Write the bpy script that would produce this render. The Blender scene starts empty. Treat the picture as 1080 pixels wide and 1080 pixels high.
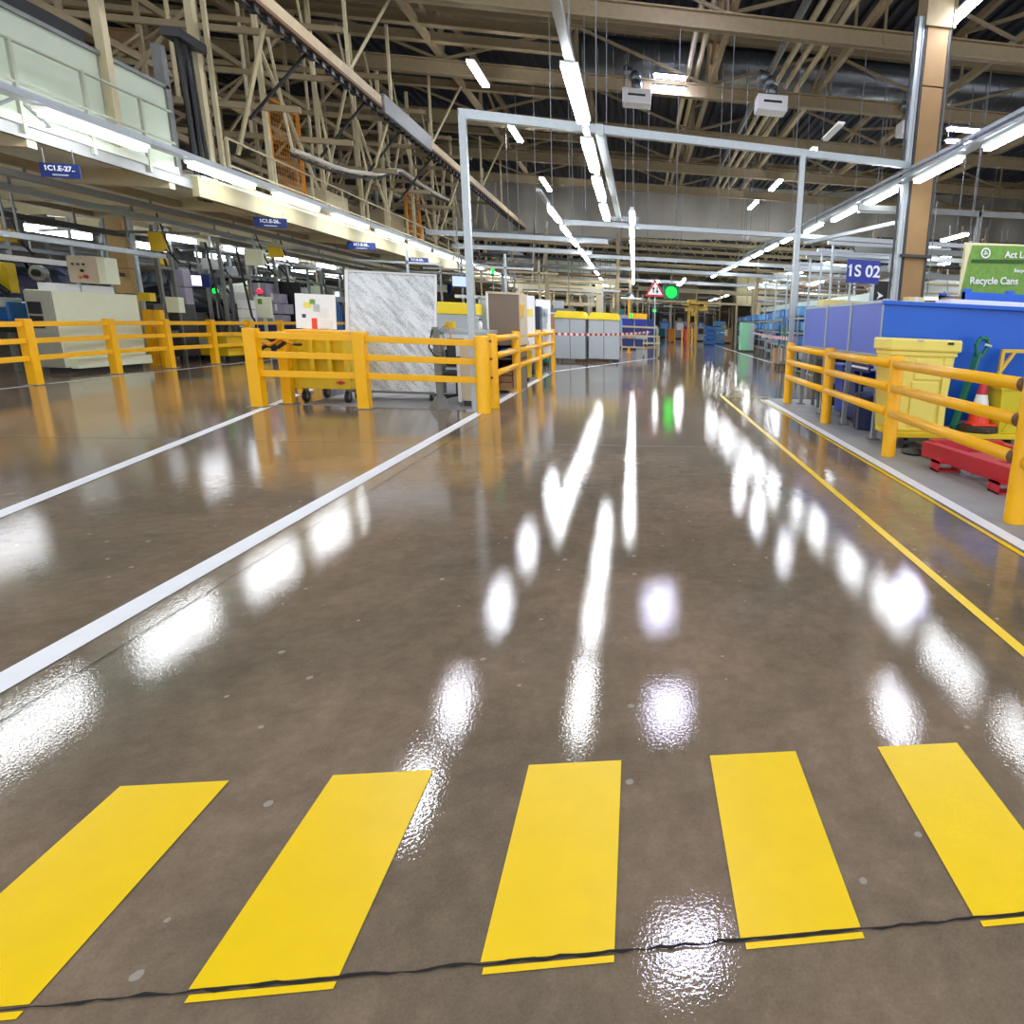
import bpy, bmesh, math, random
from mathutils import Vector, Matrix
rnd = random.Random(7)
scene = bpy.context.scene
col = scene.collection
PI = math.pi

# ------------------------------------------------------------------ materials
def lin(c):
    c = c / 255.0
    return c / 12.92 if c <= 0.04045 else ((c + 0.055) / 1.055) ** 2.4
def rgb(r, g, b): return (lin(r), lin(g), lin(b), 1.0)
MATS = {}
def mat(name, c, rough=0.5, metal=0.0, var=0.12, nscale=6.0, bump=0.0, bscale=40.0, spec=0.5):
    if name in MATS: return MATS[name]
    m = bpy.data.materials.new(name); m.use_nodes = True
    nt = m.node_tree; b = nt.nodes['Principled BSDF']
    tc = nt.nodes.new('ShaderNodeTexCoord')
    nz = nt.nodes.new('ShaderNodeTexNoise'); nz.inputs['Scale'].default_value = nscale; nz.inputs['Detail'].default_value = 5
    nt.links.new(tc.outputs['Object'], nz.inputs['Vector'])
    mx = nt.nodes.new('ShaderNodeMix'); mx.data_type = 'RGBA'
    base = rgb(*c)
    mx.inputs[6].default_value = tuple(max(0, x * (1 - var)) for x in base[:3]) + (1,)
    mx.inputs[7].default_value = tuple(min(1, x * (1 + var)) for x in base[:3]) + (1,)
    nt.links.new(nz.outputs['Fac'], mx.inputs[0]); nt.links.new(mx.outputs[2], b.inputs['Base Color'])
    b.inputs['Roughness'].default_value = rough; b.inputs['Metallic'].default_value = metal
    b.inputs['Specular IOR Level'].default_value = spec
    if bump:
        n2 = nt.nodes.new('ShaderNodeTexNoise'); n2.inputs['Scale'].default_value = bscale; n2.inputs['Detail'].default_value = 3
        nt.links.new(tc.outputs['Object'], n2.inputs['Vector'])
        bp = nt.nodes.new('ShaderNodeBump'); bp.inputs['Strength'].default_value = bump; bp.inputs['Distance'].default_value = 0.02
        nt.links.new(n2.outputs['Fac'], bp.inputs['Height']); nt.links.new(bp.outputs['Normal'], b.inputs['Normal'])
    MATS[name] = m
    return m
def emit(name, c, s):
    if name in MATS: return MATS[name]
    m = bpy.data.materials.new(name); m.use_nodes = True
    b = m.node_tree.nodes['Principled BSDF']
    b.inputs['Base Color'].default_value = rgb(*c); b.inputs['Emission Color'].default_value = rgb(*c)
    b.inputs['Emission Strength'].default_value = s
    MATS[name] = m
    return m
YEL = mat('rail yellow', (250, 184, 2), 0.35, var=0.06)
LEMON = mat('lemon yellow plastic', (248, 218, 36), 0.45, var=0.06)
YEL2 = mat('machine yellow', (226, 190, 20), 0.45, var=0.1)
YPALE = mat('pale yellow plastic', (236, 220, 108), 0.5, var=0.08, bump=0.05, bscale=8)
FLY = mat('floor paint yellow', (240, 202, 0), 0.35, var=0.06, nscale=9, bump=0.03)
FLW = mat('floor paint white', (232, 234, 238), 0.4, var=0.06, nscale=5)
CREAM = mat('cream steel', (196, 184, 148), 0.55, var=0.15)
CREAM2 = mat('dull cream steel', (150, 134, 103), 0.6, var=0.22)
BROWN = mat('tan cladding', (158, 124, 80), 0.6, var=0.15, nscale=3)
RUST = mat('rusty brown steel', (104, 76, 52), 0.7, var=0.2)
PALEG = mat('pale green panel', (186, 198, 176), 0.5, var=0.05, nscale=1.5)
PALEC = mat('pale cream cabinet', (238, 244, 216), 0.45, var=0.04)
BEIGE = mat('beige panel', (205, 190, 165), 0.5, var=0.08)
GALV = mat('galvanised steel', (176, 184, 188), 0.38, metal=0.55, var=0.12, nscale=14)
GREYS = mat('grey steel', (122, 124, 122), 0.5, metal=0.2, var=0.18)
DGREY = mat('dark grey steel', (62, 64, 66), 0.55, var=0.2)
BLACK = mat('black plastic', (22, 23, 26), 0.5, var=0.2)
WHITE = mat('white enamel', (226, 228, 228), 0.4, var=0.04)
PAPER = mat('paper white', (236, 238, 240), 0.7, var=0.03)
LGREY = mat('light grey panel', (178, 186, 190), 0.5, var=0.05, nscale=2)
BLUE = mat('skip blue', (18, 92, 205), 0.35, var=0.12, nscale=1.5)
BLUEP = mat('faded blue panel', (86, 108, 200), 0.45, var=0.08, nscale=2)
BLUED = mat('dark blue plastic', (24, 44, 108), 0.4, var=0.15)
BLUEM = mat('mid blue plastic', (42, 112, 196), 0.4, var=0.15)
BLUEL = mat('light blue plastic', (96, 164, 224), 0.4, var=0.12)
SIGNB = mat('sign blue', (24, 44, 150), 0.4, var=0.04)
RED = mat('red paint', (196, 40, 52), 0.4, var=0.15)
ORANGE = mat('cone orange red', (232, 64, 30), 0.45, var=0.08)
ORMESH = mat('orange paint', (226, 142, 20), 0.5, var=0.08)
GREEN = mat('dark green paint', (14, 106, 92), 0.4, var=0.15)
GREEN2 = mat('leaf green print', (112, 156, 62), 0.5, var=0.4, nscale=12)
MINT = mat('mint green panel', (140, 206, 166), 0.5, var=0.08)
CARD = mat('cardboard', (178, 140, 98), 0.8, var=0.1)
BRNCAB = mat('brown metal cabinet', (122, 106, 92), 0.5, var=0.06)
PURPLE = mat('grey purple carton', (160, 154, 172), 0.7, var=0.08)
CARW = mat('white car paint', (222, 222, 216), 0.25, var=0.03)
CARB = mat('navy car paint', (16, 26, 72), 0.2, var=0.1)
CARK = mat('black car paint', (22, 24, 28), 0.2, var=0.1)
CARBL = mat('blue car paint', (26, 92, 160), 0.25, var=0.1)
GLASS = mat('dark car glass', (30, 38, 44), 0.08, var=0.05)
DUCT = mat('spiral duct steel', (128, 134, 140), 0.3, metal=0.75, var=0.1)
CURT = mat('grey curtain fabric', (176, 172, 162), 0.85, var=0.22, nscale=0.6, bump=0.5, bscale=0.5)
DECK = mat('roof deck steel', (44, 48, 58), 0.6, var=0.25, nscale=0.7)
FARW = mat('distant wall', (150, 142, 122), 0.8, var=0.3, nscale=0.4)
DWALL = mat('dim wall', (118, 112, 100), 0.8, var=0.35, nscale=0.8)
SOFF = mat('mezzanine soffit', (214, 220, 206), 0.7, var=0.15, nscale=1.5)
CONC = mat('dry grey concrete', (142, 142, 142), 0.55, var=0.25, nscale=2.5, bump=0.1)
JOINT = mat('joint black', (18, 16, 14), 0.8)
TUBE = emit('tube diffuser', (246, 250, 255), 26.0)
UPL = emit('added housing uplight', (238, 240, 236), 0.4)  # emission added to the housings to throw light up at the roof
TUBEH = emit('high tube diffuser', (238, 242, 255), 52.0)
BAYL = emit('bay light panel', (222, 222, 255), 55.0)
LEDR = emit('red beacon', (255, 20, 50), 2.2)
LEDG = emit('green beacon', (0, 255, 50), 2.2)
LEDG2 = emit('small green lamp', (0, 240, 60), 2.0)
SCRN = emit('screen glow', (150, 168, 240), 0.9)
SCRC = emit('screen cyan', (150, 220, 240), 1.0)

def foil_mat():
    m = bpy.data.materials.new('silver foil'); m.use_nodes = True
    nt = m.node_tree; b = nt.nodes['Principled BSDF']
    tc = nt.nodes.new('ShaderNodeTexCoord'); mp = nt.nodes.new('ShaderNodeMapping'); mp.vector_type = 'TEXTURE'
    mp.inputs['Rotation'].default_value = (0, 0.75, 0); mp.inputs['Scale'].default_value = (0.8, 1.0, 1.5)
    nz = nt.nodes.new('ShaderNodeTexNoise'); nz.inputs['Scale'].default_value = 60; nz.inputs['Detail'].default_value = 7; nz.inputs['Distortion'].default_value = 0.3
    nt.links.new(tc.outputs['Object'], mp.inputs['Vector']); nt.links.new(mp.outputs['Vector'], nz.inputs['Vector'])
    r = nt.nodes.new('ShaderNodeValToRGB')
    r.color_ramp.elements[0].position = 0.36; r.color_ramp.elements[0].color = rgb(150, 156, 164)
    r.color_ramp.elements[1].position = 0.56; r.color_ramp.elements[1].color = rgb(222, 226, 230)
    m2 = nt.nodes.new('ShaderNodeMapping'); m2.vector_type = 'TEXTURE'; m2.inputs['Rotation'].default_value = (0, -0.75, 0); m2.inputs['Scale'].default_value = (0.1, 1.0, 0.6)
    n2 = nt.nodes.new('ShaderNodeTexNoise'); n2.inputs['Scale'].default_value = 1.6; n2.inputs['Detail'].default_value = 5
    nt.links.new(tc.outputs['Object'], m2.inputs['Vector']); nt.links.new(m2.outputs['Vector'], n2.inputs['Vector'])
    av = nt.nodes.new('ShaderNodeMath'); av.operation = 'MULTIPLY_ADD'; av.inputs[1].default_value = 0.5
    hf = nt.nodes.new('ShaderNodeMath'); hf.operation = 'MULTIPLY'; hf.inputs[1].default_value = 0.5
    nt.links.new(nz.outputs['Fac'], hf.inputs[0]); nt.links.new(n2.outputs['Fac'], av.inputs[0]); nt.links.new(hf.outputs[0], av.inputs[2])
    nt.links.new(av.outputs[0], r.inputs['Fac']); nt.links.new(r.outputs['Color'], b.inputs['Base Color'])
    bp = nt.nodes.new('ShaderNodeBump'); bp.inputs['Strength'].default_value = 0.5; bp.inputs['Distance'].default_value = 0.02
    nt.links.new(nz.outputs['Fac'], bp.inputs['Height']); nt.links.new(bp.outputs['Normal'], b.inputs['Normal'])
    b.inputs['Metallic'].default_value = 0.35; b.inputs['Roughness'].default_value = 0.35
    return m
FOIL = foil_mat()

def floor_mat():
    m = bpy.data.materials.new('polished wet concrete'); m.use_nodes = True
    nt = m.node_tree; b = nt.nodes['Principled BSDF']; N = nt.nodes.new; L = nt.links.new
    tc = N('ShaderNodeTexCoord')
    def noise(s, d=6, rough=0.6):
        n = N('ShaderNodeTexNoise'); n.inputs['Scale'].default_value = s; n.inputs['Detail'].default_value = d; n.inputs['Roughness'].default_value = rough
        L(tc.outputs['Object'], n.inputs['Vector']); return n
    n1 = noise(0.55); r1 = N('ShaderNodeValToRGB')
    e = r1.color_ramp.elements
    e[0].position = 0.3; e[0].color = rgb(90, 84, 71); e[1].position = 0.72; e[1].color = rgb(140, 119, 100)
    L(n1.outputs['Fac'], r1.inputs['Fac'])
    n2 = noise(9.0, 8); mx = N('ShaderNodeMix'); mx.data_type = 'RGBA'; mx.blend_type = 'OVERLAY'
    mx.inputs[0].default_value = 0.55
    L(r1.outputs['Color'], mx.inputs[6]); L(n2.outputs['Color'], mx.inputs[7])
    hsv = N('ShaderNodeHueSaturation'); hsv.inputs['Saturation'].default_value = 0.0; L(n2.outputs['Color'], hsv.inputs['Color']); L(hsv.outputs['Color'], mx.inputs[7])
    n4 = noise(120.0, 3); mx3 = N('ShaderNodeMix'); mx3.data_type = 'RGBA'; mx3.blend_type = 'OVERLAY'; mx3.inputs[0].default_value = 0.45
    hs2 = N('ShaderNodeHueSaturation'); hs2.inputs['Saturation'].default_value = 0.0; L(n4.outputs['Color'], hs2.inputs['Color'])
    L(mx.outputs[2], mx3.inputs[6]); L(hs2.outputs['Color'], mx3.inputs[7])
    # pale worn flecks
    v = N('ShaderNodeTexVoronoi'); v.voronoi_dimensions = '2D'; v.inputs['Scale'].default_value = 4.5; L(tc.outputs['Object'], v.inputs['Vector'])
    sep = N('ShaderNodeSeparateColor'); L(v.outputs['Color'], sep.inputs['Color'])
    sz = N('ShaderNodeMath'); sz.operation = 'MULTIPLY_ADD'; sz.inputs[1].default_value = 0.22; sz.inputs[2].default_value = -0.15; L(sep.outputs['Red'], sz.inputs[0])
    n5 = noise(26, 3); ad = N('ShaderNodeMath'); ad.operation = 'MULTIPLY_ADD'; ad.inputs[1].default_value = 0.07; ad.inputs[2].default_value = -0.035; L(n5.outputs['Fac'], ad.inputs[0])
    dd = N('ShaderNodeMath'); dd.operation = 'ADD'; L(v.outputs['Distance'], dd.inputs[0]); L(ad.outputs[0], dd.inputs[1])
    lt = N('ShaderNodeMath'); lt.operation = 'LESS_THAN'; L(dd.outputs[0], lt.inputs[0]); L(sz.outputs[0], lt.inputs[1])
    fm = N('ShaderNodeMath'); fm.operation = 'MULTIPLY'; fm.inputs[1].default_value = 0.62; L(lt.outputs[0], fm.inputs[0])
    mx2 = N('ShaderNodeMix'); mx2.data_type = 'RGBA'; L(fm.outputs[0], mx2.inputs[0])
    L(mx3.outputs[2], mx2.inputs[6]); mx2.inputs[7].default_value = rgb(172, 168, 160)
    L(mx2.outputs[2], b.inputs['Base Color'])
    n3 = noise(1.1, 4); mr = N('ShaderNodeMapRange'); mr.inputs[1].default_value = 0.3; mr.inputs[2].default_value = 0.7; mr.inputs[3].default_value = 0.025; mr.inputs[4].default_value = 0.06
    L(n3.outputs['Fac'], mr.inputs[0]); L(mr.outputs[0], b.inputs['Roughness'])
    nb = noise(85, 2); bp = N('ShaderNodeBump'); bp.inputs['Strength'].default_value = 0.042; bp.inputs['Distance'].default_value = 0.01
    L(nb.outputs['Fac'], bp.inputs['Height'])
    nb2 = noise(3.0, 2); bp2 = N('ShaderNodeBump'); bp2.inputs['Strength'].default_value = 0.01; bp2.inputs['Distance'].default_value = 0.02
    L(nb2.outputs['Fac'], bp2.inputs['Height']); L(bp.outputs['Normal'], bp2.inputs['Normal']); L(bp2.outputs['Normal'], b.inputs['Normal'])
    b.inputs['IOR'].default_value = 1.55
    return m
FLOOR = floor_mat()

# ------------------------------------------------------------------ mesh builder
class MB:
    def __init__(s): s.v = []; s.f = []
    def add(s, vs, fs):
        o = len(s.v); s.v += [tuple(p) for p in vs]; s.f += [tuple(i + o for i in f) for f in fs]; return s
    def box(s, a, b):
        x0, x1 = sorted((a[0], b[0])); y0, y1 = sorted((a[1], b[1])); z0, z1 = sorted((a[2], b[2]))
        return s.add([(x0,y0,z0),(x1,y0,z0),(x1,y1,z0),(x0,y1,z0),(x0,y0,z1),(x1,y0,z1),(x1,y1,z1),(x0,y1,z1)],
                     [(0,3,2,1),(4,5,6,7),(0,1,5,4),(1,2,6,5),(2,3,7,6),(3,0,4,7)])
    def cbox(s, c, size, rz=0.0, rx=0.0):
        M = Matrix.Translation(c) @ Matrix.Rotation(rz, 4, 'Z') @ Matrix.Rotation(rx, 4, 'X')
        hx, hy, hz = size[0]/2, size[1]/2, size[2]/2
        vs = [M @ Vector((x*hx, y*hy, z*hz)) for z in (-1,1) for x,y in ((-1,-1),(1,-1),(1,1),(-1,1))]
        return s.add(vs, [(0,3,2,1),(4,5,6,7),(0,1,5,4),(1,2,6,5),(2,3,7,6),(3,0,4,7)])
    def bar(s, p, q, w, h=None, up=(0,0,1)):
        h = h or w; p, q = Vector(p), Vector(q); d = (q-p).normalized(); u = Vector(up)
        if abs(d.dot(u)) > 0.95: u = Vector((0,1,0))
        r = d.cross(u).normalized(); u = r.cross(d).normalized()
        vs = []
        for e in (p, q):
            for a, b in ((-1,-1),(1,-1),(1,1),(-1,1)): vs.append(e + r*(a*w/2) + u*(b*h/2))
        return s.add(vs, [(3,2,1,0),(4,5,6,7),(0,1,5,4),(1,2,6,5),(2,3,7,6),(3,0,4,7)])
    def tube(s, p, q, r, n=8, r2=None, cap=True):
        r2 = r if r2 is None else r2
        p, q = Vector(p), Vector(q); d = (q-p).normalized()
        u = Vector((0,0,1)) if abs(d.z) < 0.9 else Vector((1,0,0))
        a = d.cross(u).normalized(); b = d.cross(a).normalized()
        vs = [e + a*(rr*math.cos(2*PI*i/n)) + b*(rr*math.sin(2*PI*i/n)) for e, rr in ((p,r),(q,r2)) for i in range(n)]
        fs = [(i, (i+1)%n, n+(i+1)%n, n+i) for i in range(n)]
        if cap: fs += [tuple(range(n-1,-1,-1)), tuple(range(n, 2*n))]
        return s.add(vs, fs)
    def path(s, pts, r, n=6):
        for i in range(len(pts)-1): s.tube(pts[i], pts[i+1], r, n)
        return s
    def lathe(s, prof, c, n=20):
        vs = []; fs = []
        for r, z in prof:
            for i in range(n): vs.append((c[0]+r*math.cos(2*PI*i/n), c[1]+r*math.sin(2*PI*i/n), c[2]+z))
        for k in range(len(prof)-1):
            for i in range(n): fs.append((k*n+i, k*n+(i+1)%n, (k+1)*n+(i+1)%n, (k+1)*n+i))
        fs += [tuple(range(n-1,-1,-1)), tuple(range((len(prof)-1)*n, len(prof)*n))]
        return s.add(vs, fs)
    def prism(s, poly, axis, a, b):
        def P(u, v, w):
            return (w,u,v) if axis == 'x' else ((u,w,v) if axis == 'y' else (u,v,w))
        n = len(poly)
        vs = [P(u,v,a) for u,v in poly] + [P(u,v,b) for u,v in poly]
        fs = [tuple(range(n)), tuple(range(2*n-1, n-1, -1))] + [(i, n+i, n+(i+1)%n, (i+1)%n) for i in range(n)]
        return s.add(vs, fs)
    def sphere(s, c, r, n=10):
        prof = [(max(1e-4, r*math.sin(PI*k/6)), -r*math.cos(PI*k/6)) for k in range(7)]
        return s.lathe(prof, c, n)
    def build(s, name, material, parent=None, bevel=0.0, smooth=False):
        me = bpy.data.meshes.new(name)
        if parent is not None:
            o0 = world_loc(parent)
        else:
            xs = [p[0] for p in s.v]; ys = [p[1] for p in s.v]; zs = [p[2] for p in s.v]
            o0 = Vector(((min(xs)+max(xs))/2, (min(ys)+max(ys))/2, min(zs)))
        me.from_pydata([Vector(p)-o0 for p in s.v], [], s.f)
        bm = bmesh.new(); bm.from_mesh(me); bmesh.ops.recalc_face_normals(bm, faces=bm.faces); bm.to_mesh(me); bm.free()
        me.materials.append(material)
        ob = bpy.data.objects.new(name, me); col.objects.link(ob)
        if parent is not None: ob.parent = parent
        else: ob.location = o0
        if smooth:
            for p in me.polygons: p.use_smooth = len(p.vertices) == 4
        if bevel:
            md = ob.modifiers.new('Bevel', 'BEVEL'); md.width = bevel; md.segments = 2; md.limit_method = 'ANGLE'
        return ob
def world_loc(o):
    l = Vector(o.location)
    while o.parent is not None:
        o = o.parent; l = l + Vector(o.location)
    return l
def B(a, b): return MB().box(a, b)
def T(p, q, r, n=8): return MB().tube(p, q, r, n)
def tag(o, label, cat, group=None):
    o['label'] = label; o['category'] = cat
    if group: o['group'] = group
    return o
def struct(o): o['kind'] = 'structure'; return o
def thing(name, label, cat, loc, group=None):
    o = bpy.data.objects.new(name, None); col.objects.link(o); o.location = loc
    o.empty_display_size = 0.1
    return tag(o, label, cat, group)
def kids(o): return [c for c in bpy.data.objects if c.parent is o]
def dup(root, loc, label, group=None, tree=None):
    c = root.copy(); col.objects.link(c); c.location = loc; c['label'] = label
    if group: c['group'] = group
    def rec(src, dst):
        for ch in list(src.children):
            k = ch.copy(); col.objects.link(k); k.parent = dst; rec(ch, k)
    rec(root, c)
    return c
def text(s, size, loc, xdir, updir, material, parent, name='lettering', align='CENTER', ext=0.002):
    cu = bpy.data.curves.new(name, 'FONT'); cu.body = s; cu.size = size; cu.extrude = ext; cu.offset = size*0.022; cu.align_x = align; cu.align_y = 'CENTER'
    cu.materials.append(material)
    tmp = bpy.data.objects.new(name, cu); col.objects.link(tmp)
    me = bpy.data.meshes.new_from_object(tmp); me.name = name
    bpy.data.objects.remove(tmp)
    if '1' in s:
        full_min = min(v.co.x for v in me.vertices)
        def right_edge(sub_):
            c2 = cu.copy(); c2.body = sub_; c2.align_x = 'LEFT'; t2 = bpy.data.objects.new('tmp', c2); col.objects.link(t2)
            m2 = bpy.data.meshes.new_from_object(t2); bpy.data.objects.remove(t2)
            r_ = (min(v.co.x for v in m2.vertices), max(v.co.x for v in m2.vertices)); bpy.data.meshes.remove(m2)
            return r_
        sh = full_min - right_edge(s)[0]; top = max(v.co.y for v in me.vertices)
        bm = bmesh.new(); bm.from_mesh(me)
        for k_, ch in enumerate(s):
            if ch != '1': continue
            xr = right_edge(s[:k_+1])[1] + sh; xl = xr - 0.1*size
            fv = [bm.verts.new(p_) for p_ in ((xl+0.02*size, top, ext), (xl-0.13*size, top-0.14*size, ext), (xl-0.13*size, top-0.24*size, ext), (xl+0.02*size, top-0.14*size, ext))]
            bm.faces.new(fv)
        bm.to_mesh(me); bm.free()
    if not me.materials: me.materials.append(material)
    o = bpy.data.objects.new(name, me); col.objects.link(o)
    x = Vector(xdir).normalized(); u = Vector(updir).normalized(); z = x.cross(u)
    R = Matrix((x, u, z)).transposed()
    o.rotation_euler = R.to_euler()
    o.parent = parent; o.location = Vector(loc) - world_loc(parent)
    return o
ORD = ['first','second','third','fourth','fifth','sixth','seventh','eighth','ninth','tenth','eleventh','twelfth','thirteenth','fourteenth',
       'fifteenth','sixteenth','seventeenth','eighteenth','nineteenth','twentieth','twenty-first','twenty-second','twenty-third','twenty-fourth']

# ------------------------------------------------------------------ camera
F = Vector((0.13540463, 0.96548674, -0.22248807)); R = Vector((0.99073113, -0.12948284, 0.04106113)); U = Vector((-0.01083559, 0.22598572, 0.97407035))
cd = bpy.data.cameras.new('camera'); cam = bpy.data.objects.new('camera', cd); col.objects.link(cam)
M3 = Matrix((R, U, -F)).transposed()
cam.matrix_world = Matrix.Translation((0, 0, 1.5)) @ M3.to_4x4()
cd.sensor_width = 36.0; cd.lens = 654.326/1080*36.0
cd.shift_x = -(760.0-540)/1080; cd.shift_y = -(540-494.79)/1080
cd.clip_end = 400; cd.clip_start = 0.05
scene.camera = cam
scene.view_settings.view_transform = 'Standard'
scene.view_settings.look = 'None'
scene.view_settings.exposure = 0.5
w = bpy.data.worlds.new('world'); scene.world = w; w.use_nodes = True
w.node_tree.nodes['Background'].inputs[0].default_value = (0.93, 0.96, 1.0, 1)
w.node_tree.nodes['Background'].inputs[1].default_value = 1.1

# ------------------------------------------------------------------ shell
fl = struct(MB().add([(-40,-12,0),(32,-12,0),(32,130,0),(-40,130,0)], [(0,1,2,3)]).build('floor', FLOOR))
fl.location = (0,0,0)
for v, p in zip(fl.data.vertices, [(-40,-12,0),(32,-12,0),(32,130,0),(-40,130,0)]): v.co = p
def flat(name, pts, m, z=0.003, label=None):
    mb = MB(); n = len(pts)
    mb.add([(x,y,z) for x,y in pts], [tuple(range(n))])
    o = mb.build(name, m, fl)
    if label: o['label'] = label
    return o
def stripe(name, p, q, wd, m, z=0.004, label=None):
    p, q = Vector(p), Vector(q); d = (q-p).normalized(); n = Vector((-d.y, d.x))*wd/2
    return flat(name, [p-n, q-n, q+n, p+n], m, z, label)
for i in range(5):
    x = -1.61 + 0.628*i
    flat('crossing_bar', [(x,1.235),(x+0.315,1.235),(x+0.315,1.92),(x,1.92)], FLY, 0.004, 'yellow painted crossing bar, %s from the left' % ORD[i])
    flat('paint_overrun', [(x+0.01,1.205),(x+0.315,1.205),(x+0.315,1.222),(x+0.01,1.222)], FLY, 0.004)
# crack along the crossing
mb = MB(); pts = []
x = -3.2
while x < 2.6:
    pts.append((x, 1.229+rnd.uniform(-0.004,0.004), rnd.uniform(0.0012,0.0055))); x += 0.03
for i in range(len(pts)-1):
    (x0,y0,t0),(x1,y1,t1) = pts[i], pts[i+1]
    mb.add([(x0,y0-t0,0.006),(x1,y1-t1,0.006),(x1,y1+t1,0.006),(x0,y0+t0,0.006)], [(0,1,2,3)])
mb.build('expansion_joint', JOINT, fl)
stripe('expansion_joint', (-2.27,1.4), (-2.27,9.8), 0.005, JOINT)
stripe('expansion_joint', (-9.0,7.75), (2.9,7.75), 0.012, mat('joint grey', (120,116,108), 0.4))
stripe('aisle_line', (-2.5,1.0), (-2.5,19.3), 0.135, FLW, label='white line left of the aisle, running to the round yellow posts')
stripe('aisle_line', (-2.5,19.25), (0.9,29.2), 0.12, FLW, label='white line slanting past the grey bins')
stripe('aisle_line', (-3.72,1.5), (-6.35,13.4), 0.115, FLW, label='white line running slantwise to the yellow waste bin')
stripe('aisle_line', (-10.3,6.0), (-11.05,24.0), 0.07, FLW, label='thin white line along the far left barrier')
stripe('aisle_line', (1.91,0.4), (1.885,13.8), 0.065, FLY, label='thin yellow line in the aisle')
stripe('aisle_line', (1.87,13.8), (3.05,13.8), 0.06, FLY, label='short yellow cross line at the far end')
stripe('aisle_line', (2.9,1.5), (2.8,13.3), 0.13, FLW, label='white line beside the right barrier')
stripe('aisle_line', (2.77,1.5), (2.68,13.3), 0.045, FLY, label='thin yellow edging of the right white line')
stripe('aisle_line', (6.05,21), (7.0,80), 0.12, FLW, label='distant white line before the blue racks')
flat('dry_bay', [(2.97,-2),(12,-2),(12,13.6),(2.87,13.6)], CONC, 0.002, 'dull grey concrete bay behind the white line')
flat('dry_bay', [(-5.4,10.78),(-2.58,10.6),(-2.58,19),(-5.4,19)], CONC, 0.002, 'dull grey concrete in the fenced work cell')

# roof deck, corrugated along the aisle
mb = MB(); xs = []; k = 0; x = -26.0
prof = []
while x < 30:
    prof += [(x,11.4),(x+0.16,11.4),(x+0.2,11.28),(x+0.36,11.28)]; x += 0.4
n = len(prof)
mb.add([(x,4,z) for x,z in prof]+[(x,120,z) for x,z in prof], [(i,i+1,n+i+1,n+i) for i in range(n-1)])
struct(mb.build('ceiling', DECK))
struct(B((-30,112,0),(30,112.3,11.4)).build('wall_far', FARW))
struct(B((-24.3,3,0),(-24,112,11.4)).build('wall_left', DWALL))
struct(B((29,12,0),(29.3,112,11.4)).build('wall_right', FARW))

# roof trusses across the hall
def truss_x(Y, x0, x1, zl, zu, m, step=4.2, w=0.26):
    mb = MB()
    for z, hh in ((zl-0.12, 0.42), (zu, 0.26)):
        mb.box((x0,Y-w/2,z+hh-0.04),(x1,Y+w/2,z+hh)); mb.box((x0,Y-w/2,z),(x1,Y+w/2,z+0.04)); mb.box((x0,Y-0.02,z),(x1,Y+0.02,z+hh))
    x = x0; i = 0
    while x + step <= x1 + 0.01:
        a, b = ((x,Y,zl+0.3),(x+step,Y,zu)) if i % 2 == 0 else ((x,Y,zu),(x+step,Y,zl+0.3))
        mb.bar(a, b, 0.08, 0.08); mb.bar((x,Y,zl),(x,Y,zu),0.07)
        x += step; i += 1
    return mb
tn = 0
for Y in (17.9, 22.8, 27.9, 33.3, 38.4):
    tn += 1
    struct(truss_x(Y, -23, 28, 9.0, 10.6, CREAM2).build('trim_%d' % tn, CREAM2))
def girder_y(X, y0, y1, zl, zu, m, step=5.05, w=0.16):
    mb = MB()
    for z in (zl, zu): mb.box((X-w/2,y0,z),(X+w/2,y1,z+0.2))
    y = y0; i = 0
    while y + step <= y1 + 0.01:
        a, b = ((X,y,zl+0.2),(X,y+step,zu)) if i % 2 == 0 else ((X,y,zu),(X,y+step,zl+0.2))
        mb.bar(a, b, 0.09, 0.09); mb.bar((X,y,zl),(X,y,zu), 0.08)
        y += step; i += 1
    return mb
for X, y0, y1, zl, zu in ((-2.1,13,41,9.35,10.9),(2.35,15,41,9.35,10.9),(5.95,14,41,9.35,10.9),(10.2,16,41,9.35,10.9),(-6.2,13,41,9.35,10.9),(-11,13,41,9.2,10.8),(15.5,18,41,9.35,10.9)):
    tn += 1
    struct(girder_y(X, y0, y1, zl, zu, CREAM2).build('trim_%d' % tn, CREAM2))
# purlins on the left bay
for Y in (15.6, 16.8, 19.2, 20.6, 21.7, 24.2, 25.6, 29.6, 31.2, 35.4, 43.6, 48.5, 54, 60, 70, 82):
    tn += 1
    mb = MB(); z = 9.4 if Y < 41 else 8.6
    x1 = -2.2 if Y < 41 else 26
    mb.box((-22,Y-0.06,z),(x1,Y+0.06,z+0.24)); mb.box((-22,Y-0.12,z-0.02),(x1,Y+0.12,z+0.02))
    if Y > 41:
        mb.box((-22,Y-0.06,z-1.8),(x1,Y+0.06,z-1.6))
        xx = -22
        while xx < x1-3: mb.bar((xx,Y,z-1.7),(xx+1.5,Y,z),0.08); mb.bar((xx+1.5,Y,z),(xx+3,Y,z-1.7),0.08); xx += 3
    struct(mb.build('trim_%d' % tn, CREAM2 if Y < 41 else CREAM))
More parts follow.
